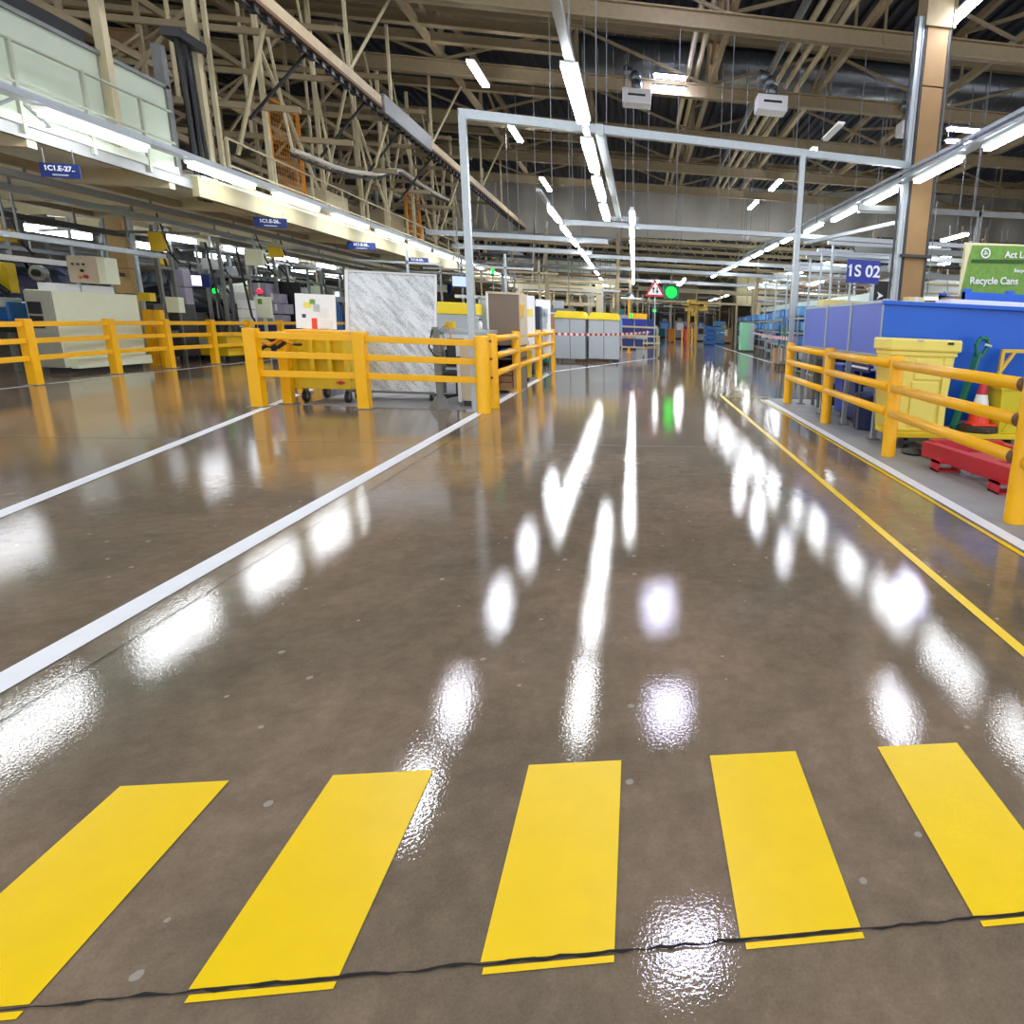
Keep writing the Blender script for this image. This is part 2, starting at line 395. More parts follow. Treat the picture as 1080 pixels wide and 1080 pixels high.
# longitudinal pipes bundled under the girders
def pipe_run(name, label, cat, pts_list, r, m, group=None):
    mb = MB()
    for pts in pts_list: mb.path(pts, r, 8)
    return tag(mb.build(name, m), label, cat, group)
pipe_run('pipe_run', 'cream service pipes running under the roof girder right of centre', 'pipe', [[(1.55,17,9.55),(1.55,41,9.55)],[(1.85,17,9.6),(1.85,41,9.6)]], 0.08, CREAM)
pipe_run('pipe_run', 'pale service pipes running under the roof toward the right column', 'pipe', [[(4.6,15,9.7),(4.6,41,9.7)],[(5.0,15,9.75),(5.0,41,9.75)],[(5.4,15,9.7),(5.4,41,9.7)]], 0.09, CREAM)
pipe_run('pipe_run', 'dark steel pipe running along the roof beside pale service pipes', 'pipe', [[(4.2,15,9.7),(4.2,41,9.7)]], 0.11, GREYS)

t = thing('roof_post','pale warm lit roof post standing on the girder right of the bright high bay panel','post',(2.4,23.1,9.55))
MB().box((2.2,23.05,9.55),(2.32,23.25,11.2)).box((2.5,23.05,9.55),(2.58,23.25,11.2)).build('flange', mat('warm lit cream steel',(246,206,150),0.5), t)  # warm light falling on the post is put into its steel colour
MB().box((2.32,23.12,9.55),(2.5,23.18,11.2)).build('web', mat('warm lit cream steel',(246,206,150),0.5), t)
# smoke curtain bulkhead
mb = MB(); n = 60; vs = []; fs = []
for i in range(n+1):
    x = -11.2 + 38*i/n; zt = 9.2+1.3*i/n; zb = 6.45+1.25*i/n
    y = 42 + 0.16*math.sin(i*1.7) + 0.12*math.sin(i*0.6)
    for k in range(5):
        vs.append((x, y+0.1*math.sin(i*0.9+k*1.3), zb+(zt+0.4-zb)*k/4))
for i in range(n):
    for k in range(4): fs.append((i*5+k,(i+1)*5+k,(i+1)*5+k+1,i*5+k+1))
mb.add(vs, fs)
tag(mb.build('smoke_curtain', CURT, smooth=True), 'creased grey fabric smoke curtain hanging under the roof across the hall', 'curtain')

# spiral duct and unit heaters
d = thing('spiral_duct', 'wide galvanised spiral duct running across under the roof', 'duct', (0,23.6,10.3))
mb = MB(); x = -3.0
mb.tube((-3,24.0,10.25),(24,23.2,10.25),0.62,24)
mb.build('duct_tube', DUCT, d, smooth=True)
mb = MB()
for i in range(54): 
    x = -2.9+i*0.5; y = 24.0-0.8*(x+3)/27
    mb.tube((x,y,10.25),(x+0.03,y,10.25),0.635,24)
mb.build('duct_seam', DUCT, d)
for (hx, hy, hz, lab) in ((-0.1,22.0,8.25,'white unit heater hanging below the duct near the centre light row'),(3.85,20.0,7.76,'white unit heater hanging below the duct left of the tall column'),(9.3,22.5,8.2,'white unit heater hanging right of the tall column')):
    h = thing('unit_heater', lab, 'heater', (hx,hy,hz), 'unit heaters under the roof')
    MB().box((hx-0.45,hy-0.3,hz),(hx+0.45,hy+0.3,hz+0.42)).build('casing', WHITE, h, 0.03)
    MB().box((hx-0.27,hy-0.31,hz+0.2),(hx+0.27,hy-0.295,hz+0.26)).build('outlet_slot', BLACK, h)
    MB().path([(hx,hy,hz+0.42),(hx,hy,hz+0.72),(hx-0.12,hy+0.05,hz+0.92),(hx-0.4,hy+0.1,hz+1.0)],0.17,12).build('flue_elbow', DUCT, h, smooth=True)
    mb = MB()
    for dx in (-0.4,0.4): mb.tube((hx+dx,hy,hz+0.4),(hx+dx,hy,hz+1.4),0.012,5)
    mb.build('hanger_rod', GREYS, h)
# bright high bay fittings
for (bx, by, bz, lab) in ((0.95,22.3,9.25,'bright high bay light panel under the duct left of the roof girder'),(9.6,19.2,7.5,'bright high bay light panel right of the tall column'),(1.0,15.7,9.3,'high bay light panel nearer than the duct and out over the aisle'),(1.0,8.7,9.3,'high bay light panel almost overhead above the crossing')):
    h = thing('high_bay_light', lab, 'light', (bx,by,bz), 'high bay light panels')
    mb = MB(); me_ = MB()
    for k in range(2):
        mb.box((bx-0.56,by-0.12,bz+0.05+k*0.33-0.33),(bx+0.56,by+0.12,bz+0.1+k*0.33-0.33))
        me_.box((bx-0.5,by-0.1,bz+k*0.33-0.33),(bx+0.5,by+0.1,bz+0.05+k*0.33-0.33))
    for dx in (-0.5,0.5): mb.tube((bx+dx,by,bz+0.8),(bx+dx,by,bz-0.3),0.012,5)
    mb.build('frame', GREYS, h); me_.build('diffuser', BAYL, h)

# ------------------------------------------------------------------ right column
c = thing('steel_column', 'tall tan clad column with dark edges and conduits on its left', 'column', (6.55,15,0))
mb = MB()
for z0, z1 in ((0,2.3),(2.34,3.32),(3.36,5.3),(5.33,7.0),(7.03,8.2)): mb.box((6.33,14.92,z0),(6.83,15.3,z1))
mb.build('cladding', BROWN, c)
MB().box((6.83,14.9,0),(6.89,15.32,8.3)).build('edge_strip', DGREY, c)
MB().box((6.28,14.94,0),(6.33,15.32,8.3)).build('edge_strip', DGREY, c)
MB().box((6.25,14.86,8.2),(6.95,15.4,9.3)).build('head_plate', CREAM2, c)
mb = MB(); mb.box((6.12,14.95,0.0),(6.2,15.05,8.4)); mb.build('conduit', GALV, c)
T((6.24,14.98,0),(6.24,14.98,8.4),0.035).build('conduit', GALV, c)
T((6.06,15.0,0),(6.06,15.0,8.4),0.03).build('conduit', DGREY, c)
MB().box((6.2,14.8,3.32),(6.95,14.92,3.38)).build('clamp_band', DGREY, c)

# ------------------------------------------------------------------ lighting frame (galvanised) and cross struts
g = thing('lighting_gantry', 'galvanised steel frame spanning the aisle, post beside the yellow barrier corner', 'frame', (-2.6,10.5,0))
MB().bar((-2.62,10.62,0.02),(-2.62,10.62,4.42),0.1,0.1).build('post', GALV, g)
MB().box((-2.75,10.5,0),(-2.49,10.74,0.02)).build('base_plate', GALV, g)
MB().bar((-2.68,10.62,4.44),(5.95,14.3,5.18),0.12,0.13).build('crossbeam', GALV, g)
MB().bar((3.22,13.1,0.02),(3.22,13.1,4.9),0.1,0.1).build('post', GALV, g)
MB().bar((-0.62,10.75,4.42),(-0.55,19.3,4.42),0.12,0.16).build('longitudinal_beam', GALV, g)
def strut(label, p, q, wd=0.13, z2=None, rods=()):
    s = thing('cross_strut', label, 'strut', ((p[0]+q[0])/2,(p[1]+q[1])/2,p[2]), 'galvanised struts carrying the light rows')
    MB().bar(p, q, wd, wd).build('channel', GALV, s)
    for t in rods:
        a = Vector(p).lerp(Vector(q), t)
        T(a, (a.x,a.y,9.1), 0.012, 5).build('hanger_rod', GREYS, s)
    return s
strut('galvanised strut crossing the aisle just in front of the smoke curtain', (-2.3,20.35,4.4),(13.5,20.4,4.45),rods=(0.12,0.3,0.5,0.62,0.8))
strut('short galvanised strut by the bend in the centre light rows', (-0.75,19.3,4.42),(0.0,19.1,4.42),0.12)
strut('galvanised strut between the left mezzanine and centre light row', (-7.4,24.3,4.35),(-1.1,24.5,4.4),0.16,rods=(0.5,0.8))
strut('galvanised strut behind the front left strut, a little lower', (-7.4,27.5,4.25),(-1.9,27.7,4.3),0.16,rods=(0.4,))
strut('galvanised strut crossing the aisle second beyond the frame', (-2.6,30.5,4.45),(12.5,30.6,4.5),0.16,rods=(0.2,0.5,0.75))
strut('galvanised strut crossing the aisle third beyond the frame', (-3,37,4.5),(14,37,4.5),0.18,rods=(0.3,0.6))
strut('galvanised strut crossing the far aisle under the distant lights', (-5,46,4.5),(15,46,4.5),0.2,rods=(0.3,0.6))
strut('galvanised strut crossing the aisle farthest down the hall', (-6,57,4.6),(16,57,4.6),0.24)
strut('galvanised strut right of the column under the sloping duct', (6.2,18.2,4.9),(11.5,18.8,5.2),0.12,rods=(0.7,))
strut('galvanised brace running from the right light row toward the column', (5.2,20.2,4.2),(7.8,17.2,4.7),0.1)
strut('galvanised strut on the far right above the racks', (6.5,26,4.6),(20,26,4.7),0.16,rods=(0.3,0.6))

# ------------------------------------------------------------------ light fittings
UPF = emit('added far housing uplight', (240, 242, 238), 13.0)  # stronger emission added on distant housings to brighten the far hall
def make_light(x, y0, y1, z, x1=None, label='', group='', m=TUBE, wd=0.16, hm=None):
    x1 = x if x1 is None else x1
    l = thing('tube_light', label, 'light', (x,(y0+y1)/2,z), group)
    mb = MB(); mb.bar((x,y0,z+0.055),(x1,y1,z+0.055),wd+0.04,0.05); mb.build('housing', hm or UPL, l)
    mb = MB(); mb.bar((x,y0+0.05,z),(x1,y1-0.05,z),wd,0.06); mb.build('diffuser', m, l)
    return l
def row(items, group, fmt, m=TUBE, wd=0.16, hm=None):
    for i, (x,y0,y1,z) in enumerate(items): make_light(x,y0,y1,z,None, fmt % ORD[i], group, m, wd, hm)
L_items = [(-7.6,7.1,8.85,3.8),(-7.55,9.75,11.5,3.8),(-7.52,12.43,14.23,3.8),(-7.5,14.96,16.73,3.8)] + [(-7.5,17.55+2.68*k,19.5+2.68*k,3.8) for k in range(15)]
row(L_items, 'tube lights along the mezzanine edge', '%s tube light from the near end of the row along the mezzanine edge', TUBE, 0.12)
C_items = [(-0.79,7.95,9.88,4.25),(-0.82,10.86,12.79,4.25),(-0.84,13.54,15.6,4.25),(-0.86,16.4,18.4,4.25)]
row(C_items, 'tube lights of the short centre row', '%s tube light from the near end of the short centre row')
C2_items = [(-0.17,17.1,19.0,4.25)]+[(-0.2-0.012*k,19.95+2.7*k,21.85+2.7*k,4.25) for k in range(10)]
row(C2_items, 'tube lights of the far centre row', '%s tube light from the near end of the long far centre row', TUBE, 0.12)
M_items = [(-2.25,17.4,19.3,4.25),(-2.28,20.3,22.3,4.25),(-2.28,23.3,25.1,4.25)]+[(-2.28-0.02*k,26.4+2.8*k,28.5+2.8*k,4.25) for k in range(8)]
row(M_items, 'tube lights of the left centre row', '%s tube light from the near end of the row left of centre', TUBE, 0.12)
R_items = [(6.3,6.8,8.8,4.85),(6.25,9.5,11.6,4.85),(6.15,12.3,14.32,4.85),(6.05,14.95,17.2,4.85),(5.96,17.6,19.84,4.85)]+[(5.62-0.075*k,23.2+2.75*k,25.3+2.75*k,4.85) for k in range(8)]
R_items.insert(5,(5.8,20.5,22.5,4.85))
row(R_items, 'tube lights of the right row', '%s tube light from the near end of the row on the right', TUBE, 0.13)
H_items = [(-4.6,11.2,13.0,8.5),(-4.65,14.5,16.2,8.5),(-4.75,20.4,22.3,8.5),(-4.78,26.3,28.4,8.5),(-4.9,34.9,38,8.5),(7.05,13.2,15.6,8.5),(6.9,22.8,24.8,8.5),(6.85,25.9,27.1,8.5),(6.75,31.5,33.9,8.5),(6.6,36.8,39.4,8.5)]
for i, (it, lab) in enumerate(zip(H_items, ('overhead high tube light nearest the crossing on the left','overhead high tube light second from the crossing on the left','high tube light under the roof left of the frame post','high tube light above the left end of the galvanised frame','small high tube light just in front of the smoke curtain left','nearest high tube light under the roof at the upper right beside the column',
    'unlit looking high tube fitting left of the tall column','high tube light below the unlit fitting left of the tall column','high tube light above the right end of the frame beam','farthest high tube light before the curtain on the right'))):
    make_light(*it, None, lab, 'high tube lights under the roof', TUBEH if i != 6 else WHITE, 0.2)
X_items = [(11.5,24,26.2,4.9),(12.6,24,26,5.4),(15,30,32,5),(3.0,44,48,4.4),(1.3,44,48,4.4),(9.5,40,42,5.0),(10.5,44,46,5.0),(13,36,38,5.2),(12,30,32,4.4),(9.0,31,33.5,3.9)]
for it, lab in zip(X_items, ('tube light right of the column just below the curtain','higher tube light right of the column below the curtain','tube light far right above the green banner','slanting tube light right of the green beacon','tube light just above the triangular road sign',
    'small tube light far right beyond the blue sign','small tube light beside another far right beyond the blue sign','tube light over the far right racks near the column','low tube light behind the blue number sign','tube light above the white conveyor on the right')):
    make_light(*it, None, lab, 'scattered distant tube lights', TUBE, 0.2)
for X0, z0, nm in ((9.6,4.9,'over the right racks'),(13.5,4.9,'far right of the racks')):
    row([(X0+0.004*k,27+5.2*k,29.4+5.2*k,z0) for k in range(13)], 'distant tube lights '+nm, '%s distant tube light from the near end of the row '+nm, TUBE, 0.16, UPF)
row([(-5.2,52+5*k,54.4+5*k,4.4) for k in range(9)], 'added distant tube lights left of the far aisle', '%s added tube light in the row left of the far aisle', TUBE, 0.16, UPF)  # row added to brighten the far end
row([(4.2,58+6*k,60.6+6*k,5.6) for k in range(8)], 'added distant tube lights over the far aisle', '%s added tube light in the row over the far aisle', TUBE, 0.16, UPF)  # another added row, lighting the far aisle
# trunking rails above the rows
def trunk(label, pts, wd, hangers, ztop, extra=None):
    t = thing('lighting_trunking', label, 'trunking', pts[0])
    mb = MB()
    for i in range(len(pts)-1): mb.bar(pts[i], pts[i+1], wd, 0.07)
    mb.build('trunking_rail', GALV, t)
    for p in hangers: T((p[0],p[1],p[2]),(p[0],p[1],ztop),0.012,5).build('hanger_rod', GREYS, t)
    return t
trunk('galvanised trunking rail over the mezzanine edge light row', [(-7.56,6,3.93),(-7.5,62,3.93)], 0.2, [], 0)
trunk('second galvanised rail just above the mezzanine edge trunking', [(-7.7,6,4.02),(-7.7,62,4.02)], 0.06, [], 0)
trunk('galvanised trunking rail over the short centre light row', [(-0.76,4.0,4.36),(-0.86,19.2,4.36)], 0.1, [(-0.8,8.1,4.4),(-0.8,12.9,4.4),(-0.85,17.9,4.4)], 9.0)
trunk('galvanised trunking rail over the long far centre light row', [(-0.17,17,4.36),(-0.32,48,4.36)], 0.1, [(-0.2,22.8,4.4),(-0.2,27.9,4.4),(-0.24,33.3,4.4)], 9.0)
trunk('galvanised trunking rail over the light row left of centre', [(-2.25,15.5,4.36),(-2.45,49,4.36)], 0.1, [(-2.25,17.9,4.4),(-2.3,22.8,4.4),(-2.3,27.9,4.4)], 9.0)
trunk('galvanised double rail carrying the right light row', [(6.3,8.5,5.0),(5.0,46,5.0)], 0.26, [(6.1,13.2,5.0),(5.95,17.9,5.0),(5.75,22.8,5.0),(5.55,27.9,5.0)], 9.0)
trunk('upper galvanised rail above the right light row', [(6.3,8.5,5.17),(5.4,33,5.17)], 0.08, [], 0)
# loose hanger wires
hw = [(1.0,17.9,4.42),(2.4,17.9,4.4),(3.2,20.35,4.4),(4.2,17.9,4.5),(0.3,22.8,4.3),(1.8,27.9,4.4),(3.9,22.8,4.4),(4.6,27.9,4.5),(-1.4,17.9,4.4),(-3.4,22.8,4.4),(8.3,17.9,5),(9.5,22.8,5),(7.6,20.35,4.5),(10.8,20.4,4.5)]
for i, p in enumerate(hw):
    tag(T(p,(p[0],p[1],9.0),0.011,5).build('suspension_wire', GREYS), 'thin steel suspension wire hanging from a roof truss', 'wire', 'thin suspension wires hanging under the trusses')
# ------------------------------------------------------------------ yellow barriers
def round_post(x, y, h, r, parent, holes=None):
    p = MB().lathe([(r*1.02,0),(r,0.01),(r,h-0.03),(r*0.93,h-0.008),(r*0.7,h)], (x,y,0), 20).build('post', YEL, parent, smooth=True)
    if holes:
        for z in holes: MB().tube((x,y-r*0.985,z),(x,y-r*1.05,z),0.022,12).build('bolt_hole', RUST, p)
    return p
b = thing('safety_barrier', 'yellow round rail safety barrier on the right before the blue panels and pale yellow box', 'barrier', (3.14,8.7,0))
PY = (4.63,7.35,10.07,12.82)
for y in PY: round_post(3.16, y, 1.25, 0.085, b)
for y0, y1 in ((4.7,7.28),(7.42,10.0),(10.14,12.75)):
    for z in (1.15,0.86,0.55):
        r_ = T((3.12,y0,z),(3.12,y1,z),0.056,16).build('rail', YEL, b, smooth=True)
for z in (1.15,0.86,0.55):
    MB().tube((3.12,4.66,z),(3.12,4.72,z),0.06,14).build('rail_socket', RUST, b)
for z in (1.15,0.86,0.55):
    T((3.14,3.6,z-0.02),(3.14,4.56,z-0.02),0.056,16).build('rail', YEL, b, smooth=True)
b = thing('safety_barrier', 'yellow round rail safety barrier running along the white aisle line toward the grey bins', 'barrier', (-2.45,14.5,0))
round_post(-2.41, 10.98, 1.24, 0.09, b, (1.12,0.83,0.52))
for y in (13.6,16.6,19.2): round_post(-2.5, y, 1.25, 0.085, b)
for y0, y1 in ((11.05,13.53),(13.67,16.53),(16.67,19.13)):
    for z in (1.15,0.86,0.55): T((-2.45,y0,z),(-2.48,y1,z),0.056,14).build('rail', YEL, b, smooth=True)
o = MB().lathe([(0.112,0),(0.11,0.01),(0.108,1.19),(0.1,1.215),(0.07,1.22)], (-2.42,10.32,0), 22).build('bollard_post', YEL, smooth=True)
tag(o, 'thick round yellow bollard at the corner between the two barriers', 'bollard')
def box_barrier(label, posts, zs, pw, rw, loc=None, h=1.2, skip=-1):
    t = thing('rail_barrier', label, 'barrier', loc or posts[0]+(0,))
    for i, (x,y) in enumerate(posts):
        if i == skip: continue
        p = MB().box((x-pw/2,y-pw/2,0),(x+pw/2,y+pw/2,h)).build('post', YEL, t, 0.012)
        MB().box((x-pw*0.8,y-pw*0.8,0),(x+pw*0.8,y+pw*0.8,0.012)).build('base_plate', GREYS, p)
    for i in range(len(posts)-1):
        for z in zs:
            a, c_ = Vector(posts[i]+(z,)), Vector(posts[i+1]+(z,)); d_ = (c_-a).normalized()*pw*0.45
            MB().bar(a+d_, c_-d_, 0.05, rw).build('rail', YEL, t, 0.006)
    return t
box_barrier('yellow flat rail barrier across the work cell before the yellow bin and foil board', [(-5.82,10.5),(-4.3,10.55),(-2.45,10.38)], (1.1,0.81,0.52), 0.17, 0.1, skip=2)
box_barrier('short yellow flat rail barrier returning behind the corner post left of the yellow bin', [(-5.62,10.95),(-6.05,12.3),(-6.35,13.4)], (1.08,0.8,0.5), 0.14, 0.09, h=1.15)
ps = [(-10.2,11.75),(-11.1,13.4),(-11.2,15.1),(-11.2,16.75),(-11.15,18.35),(-11.15,20.0),(-11.15,21.7),(-11.2,23.4),(-11.2,25.1),(-11.2,26.8)]
ps = [(-10.05,9.2),(-10.6,12.6)] + [(-11.05,15.0),(-11.15,16.75),(-11.15,18.4),(-11.15,20.05),(-11.15,21.7),(-11.2,23.4),(-11.2,25.1),(-11.2,26.8)]
box_barrier('long yellow flat rail barrier on the far left before the cream cabinet and car line', ps, (1.06,0.77,0.47), 0.15, 0.09, h=1.15)
box_barrier('low yellow flat rail barrier at the far left edge behind the long one', [(-14.2,10.5),(-14.0,13.0),(-13.9,14.6)], (1.02,0.6,0.35), 0.08, 0.07, h=1.1)
# strap tied to the return barrier
s_ = thing('hazard_strap', 'black and yellow strap tangle wrapped on the rail left of the yellow bin', 'strap', (-5.7,11.0,0.9))
MB().path([(-5.85,10.9,1.06),(-5.72,10.88,1.0),(-5.62,10.86,1.12),(-5.55,10.88,0.98),(-5.66,10.87,0.9),(-5.84,10.9,0.92),(-5.95,10.9,0.85)],0.03,6).build('strap_band', BLACK, s_)
MB().path([(-5.9,10.86,0.98),(-5.76,10.85,0.93),(-5.6,10.85,1.04),(-5.42,10.86,0.96)],0.02,6).build('strap_band', ORMESH, s_)
MB().lathe([(0.05,-0.02),(0.07,0),(0.05,0.02)],(-5.36,10.86,0.96),12).build('strap_reel', BLACK, s_)

# ------------------------------------------------------------------ work cell on the left
def caster(x, y, r, parent, m=BLACK):
    w_ = MB().tube((x-0.02,y,r),(x+0.02,y,r),r,16).build('caster', m, parent)
    MB().tube((x-0.024,y,r),(x+0.024,y,r),r*0.5,10).build('wheel_hub', GREYS, w_)
    MB().box((x-0.035,y-0.02,r),(x+0.035,y+0.02,r*2+0.06)).build('caster_fork', GREYS, w_)
w_ = thing('waste_bin', 'yellow steel waste skip on black castors behind the flat rail barrier', 'bin', (-5.15,11.5,0))
mb = MB(); mb.prism([(11.2,0.28),(11.85,0.28),(11.95,1.12),(11.12,1.12)], 'x', -5.58, -4.72); mb.build('bin_body', YEL2, w_, 0.01)
mb = MB()
for x in (-5.55,-5.27,-5.0,-4.75): mb.box((x-0.03,11.06,0.42),(x+0.03,11.14,1.1))
for z in (0.42,0.76,1.1): mb.box((-5.6,11.06,z-0.03),(-4.7,11.14,z+0.03))
mb.build('rib_frame', YEL2, w_)
MB().box((-5.6,11.05,0.24),(-4.7,11.95,0.42)).build('chassis', YEL2, w_, 0.01)
MB().box((-5.65,11.05,1.1),(-4.68,11.97,1.18)).build('rim', YEL, w_)
MB().prism([(-4.93,0.35),(-4.85,0.385),(-4.77,0.35),(-4.85,0.315)],'y',11.035,11.05).build('maker_badge', RED, w_)
for x, y in ((-5.48,11.2),(-4.82,11.2),(-5.45,11.85),(-4.85,11.85)): caster(x, y, 0.1, w_)
# board leaning on the bin
w_ = thing('notice_board', 'small white notice board with papers standing on the yellow bin', 'board', (-5.42,11.6,1.19))
mb = MB(); mb.cbox((-5.45,11.75,1.48),(0.62,0.03,0.58),0.05,-0.12); mb.build('board_panel', PAPER, w_)
for i, (dx, dz, sx, sz, m) in enumerate(((-0.12,0.1,0.12,0.1,YPALE),(0.02,0.06,0.09,0.12,LGREY),(0.14,-0.02,0.12,0.16,WHITE),(-0.18,-0.08,0.06,0.06,BLUED),(-0.02,-0.2,0.08,0.18,ORANGE),(0.16,-0.2,0.16,0.14,WHITE),(-0.04,0.16,0.08,0.08,GREEN2))):
    MB().cbox((-5.45+dx,11.735+0.12*dz,1.48+dz),(sx,0.02,sz),0.05,-0.12).build('pinned_paper', m, w_)
# foil covered board
w_ = thing('foil_board', 'tall silver foil covered insulation board leaning in the work cell', 'board', (-4.3,11.6,0.1))
mb = MB()
n = 10; vs = []; fs = []
for i in range(n+1):
    for k in range(n+1):
        u, v = i/n, k/n
        vs.append((-5.02+1.45*u+0.03*v, 11.72+0.28*v+0.012*math.sin(i*2.1+k*1.3), 0.16+2.02*v))
for i in range(n):
    for k in range(n): a = i*(n+1)+k; fs.append((a,a+n+1,a+n+2,a+1))
off = len(vs)
mb.add(vs, fs); mb.build('foil_sheet', FOIL, w_, smooth=True)
mb = MB(); mb.bar((-5.03,11.73,0.13),(-5.0,12.0,2.2),0.05,0.06); mb.bar((-3.57,11.73,0.13),(-3.54,12.0,2.2),0.03,0.05); mb.bar((-5.0,12.0,2.19),(-3.54,12.0,2.19),0.05,0.03); mb.build('edge_strip', WHITE, w_)
MB().box((-4.95,11.7,0.12),(-3.6,12.1,0.16)).build('stand_base', GREYS, w_)
for x, y in ((-4.9,11.75),(-3.65,11.75),(-4.9,12.05),(-3.65,12.05)): caster(x, y, 0.055, w_)
# grey post with flared foot
w_ = thing('cable_post', 'grey post on a flared foot with cables in front of the office chair', 'post', (-3.2,10.72,0))
MB().bar((-3.2,10.72,0.1),(-3.22,10.75,1.32),0.1,0.08).build('post', GREYS, w_, 0.01)
MB().lathe([(0.19,0),(0.185,0.02),(0.08,0.2),(0.06,0.22)],(-3.2,10.72,0),4).build('foot', GREYS, w_)
MB().path([(-3.25,10.68,1.28),(-3.3,10.62,1.0),(-3.22,10.6,0.88),(-3.05,10.62,0.82),(-2.85,10.68,0.86)],0.013,6).build('cable', BLACK, w_)
MB().path([(-3.18,10.68,1.3),(-3.08,10.62,1.22),(-3.03,10.6,1.05),(-3.12,10.6,0.93),(-3.3,10.62,0.98)],0.011,6).build('cable', GREYS, w_)
MB().path([(-3.1,10.7,1.32),(-3.0,10.65,1.36),(-2.95,10.62,1.15),(-3.1,10.62,1.0)],0.01,6).build('cable', CARD, w_)
# office chair
w_ = thing('office_chair', 'black swivel office chair behind the grey post', 'chair', (-3.2,11.75,0))
MB().cbox((-3.2,11.75,0.5),(0.5,0.48,0.09)).build('seat', BLACK, w_, 0.03)
MB().cbox((-3.2,12.02,0.86),(0.46,0.07,0.5),0,-0.12).build('backrest', BLACK, w_, 0.03)
T((-3.2,11.75,0.1),(-3.2,11.75,0.47),0.03,10).build('gas_lift', DGREY, w_)
for k in range(5):
    a = 2*PI*k/5+0.4; ex, ey = -3.2+0.32*math.cos(a), 11.75+0.32*math.sin(a)
    g_ = MB().bar((-3.2,11.75,0.12),(ex,ey,0.09),0.045,0.035).build('base_leg', BLACK, w_)
    MB().tube((ex-0.02,ey,0.035),(ex+0.02,ey,0.035),0.035,10).build('caster', BLACK, g_)
for dx in (-0.27,0.27): MB().bar((-3.2+dx,11.75,0.5),(-3.2+dx,11.75,0.7),0.03).bar((-3.2+dx,11.62,0.7),(-3.2+dx,11.92,0.7),0.05,0.03).build('armrest', BLACK, w_)
# beige pedestal
w_ = thing('pedestal_unit', 'beige upright panel unit beside the thick yellow bollard', 'cabinet', (-2.82,11.1,0))
MB().box((-2.97,11.05,0.1),(-2.66,11.5,1.03)).build('side_panel', BEIGE, w_, 0.008)
MB().box((-3.0,11.03,0.08),(-2.95,11.5,1.05)).build('edge_strip', WHITE, w_)
MB().box((-2.93,11.1,0.0),(-2.7,11.45,0.1)).build('plinth', DGREY, w_)
tag(MB().cbox((-2.86,11.25,1.08),(0.12,0.1,0.1),0.3).build('paper_cup', PAPER), 'crumpled white paper wrap on top of the beige unit', 'paper')
# workbench
w_ = thing('workbench', 'galvanised workbench behind the foil board and office chair', 'table', (-3.1,12.6,0))
MB().box((-3.85,12.4,1.2),(-2.75,13.1,1.27)).build('worktop', GALV, w_, 0.006)
MB().box((-3.85,12.4,1.08),(-2.75,12.45,1.16)).build('front_rail', WHITE, w_)
for x, y in ((-3.8,12.45),(-2.8,12.45),(-3.8,13.05),(-2.8,13.05)): B((x-0.03,y-0.03,0),(x+0.03,y+0.03,1.2)).build('leg', GREYS, w_)
MB().box((-3.8,12.45,0.55),(-2.8,13.05,0.58)).build('lower_shelf', GREYS, w_)
def carton(name, label, cat, a, b, m, group=None, bevel=0.006, tape=True):
    o = thing(name, label, cat, ((a[0]+b[0])/2,(a[1]+b[1])/2,a[2]), group)
    B(a,b).build('body', m, o, bevel)
    if tape: B(((a[0]+b[0])/2-0.03,a[1]-0.003,a[2]+0.3*(b[2]-a[2])),((a[0]+b[0])/2+0.03,b[1],b[2]+0.003)).build('lid_tape', WHITE, o)
    return o
def bottle(x, y, z, h, r, m, label, group):
    o = thing('spray_bottle', label, 'bottle', (x,y,z), group)
    MB().lathe([(r,0),(r,h*0.6),(r*0.4,h*0.78),(r*0.35,h*0.85)],(x,y,z),12).build('bottle_body', m, o, smooth=True)
    MB().lathe([(r*0.45,0),(r*0.45,h*0.15)],(x,y,z+h*0.85),10).build('cap', BLACK, o)
carton('parts_tub','small white tub on the shelf of the workbench','tub',(-3.25,12.5,0.58),(-3.0,12.75,0.9),WHITE,tape=False)
carton('parts_tub','small black tub on the shelf of the workbench','tub',(-3.6,12.5,0.58),(-3.3,12.75,0.88),BLACK,tape=False)
carton('parts_tub','small yellow tub at the left end of the workbench','tub',(-3.55,12.42,1.27),(-3.4,12.6,1.4),YEL2,tape=False)
bottle(-3.12,12.55,1.27,0.22,0.04,YPALE,'pale yellow bottle on the galvanised workbench','bottles on the workbench')
bottle(-2.95,12.55,1.27,0.2,0.04,WHITE,'white bottle on the galvanised workbench','bottles on the workbench')
# brown cabinet and what stands around it
w_ = thing('metal_cabinet', 'tall brown metal cabinet with beige side behind the round rail barrier', 'cabinet', (-2.85,13.8,0))
MB().box((-3.02,13.6,0.95),(-2.42,14.5,2.0)).build('upper_body', BRNCAB, w_, 0.008)
MB().box((-3.04,13.58,1.98),(-2.4,14.52,2.02)).build('top', BEIGE, w_)
MB().box((-2.425,13.62,0.97),(-2.4,14.48,1.98)).build('side_panel', BEIGE, w_)
MB().box((-2.405,13.66,1.55),(-2.385,14.05,1.8)).build('warning_label', YEL, w_)
MB().box((-3.0,13.6,0.0),(-2.98,14.5,0.95)).box((-2.46,13.6,0),(-2.44,14.5,0.95)).box((-3.0,14.46,0),(-2.44,14.5,0.95)).box((-3.0,13.6,0.66),(-2.44,14.5,0.69)).build('lower_frame', BRNCAB, w_)
w_ = thing('polythene_sack', 'crumpled blue and clear plastic sack on the shelf of the brown cabinet', 'sack', (-2.72,13.75,0.69))
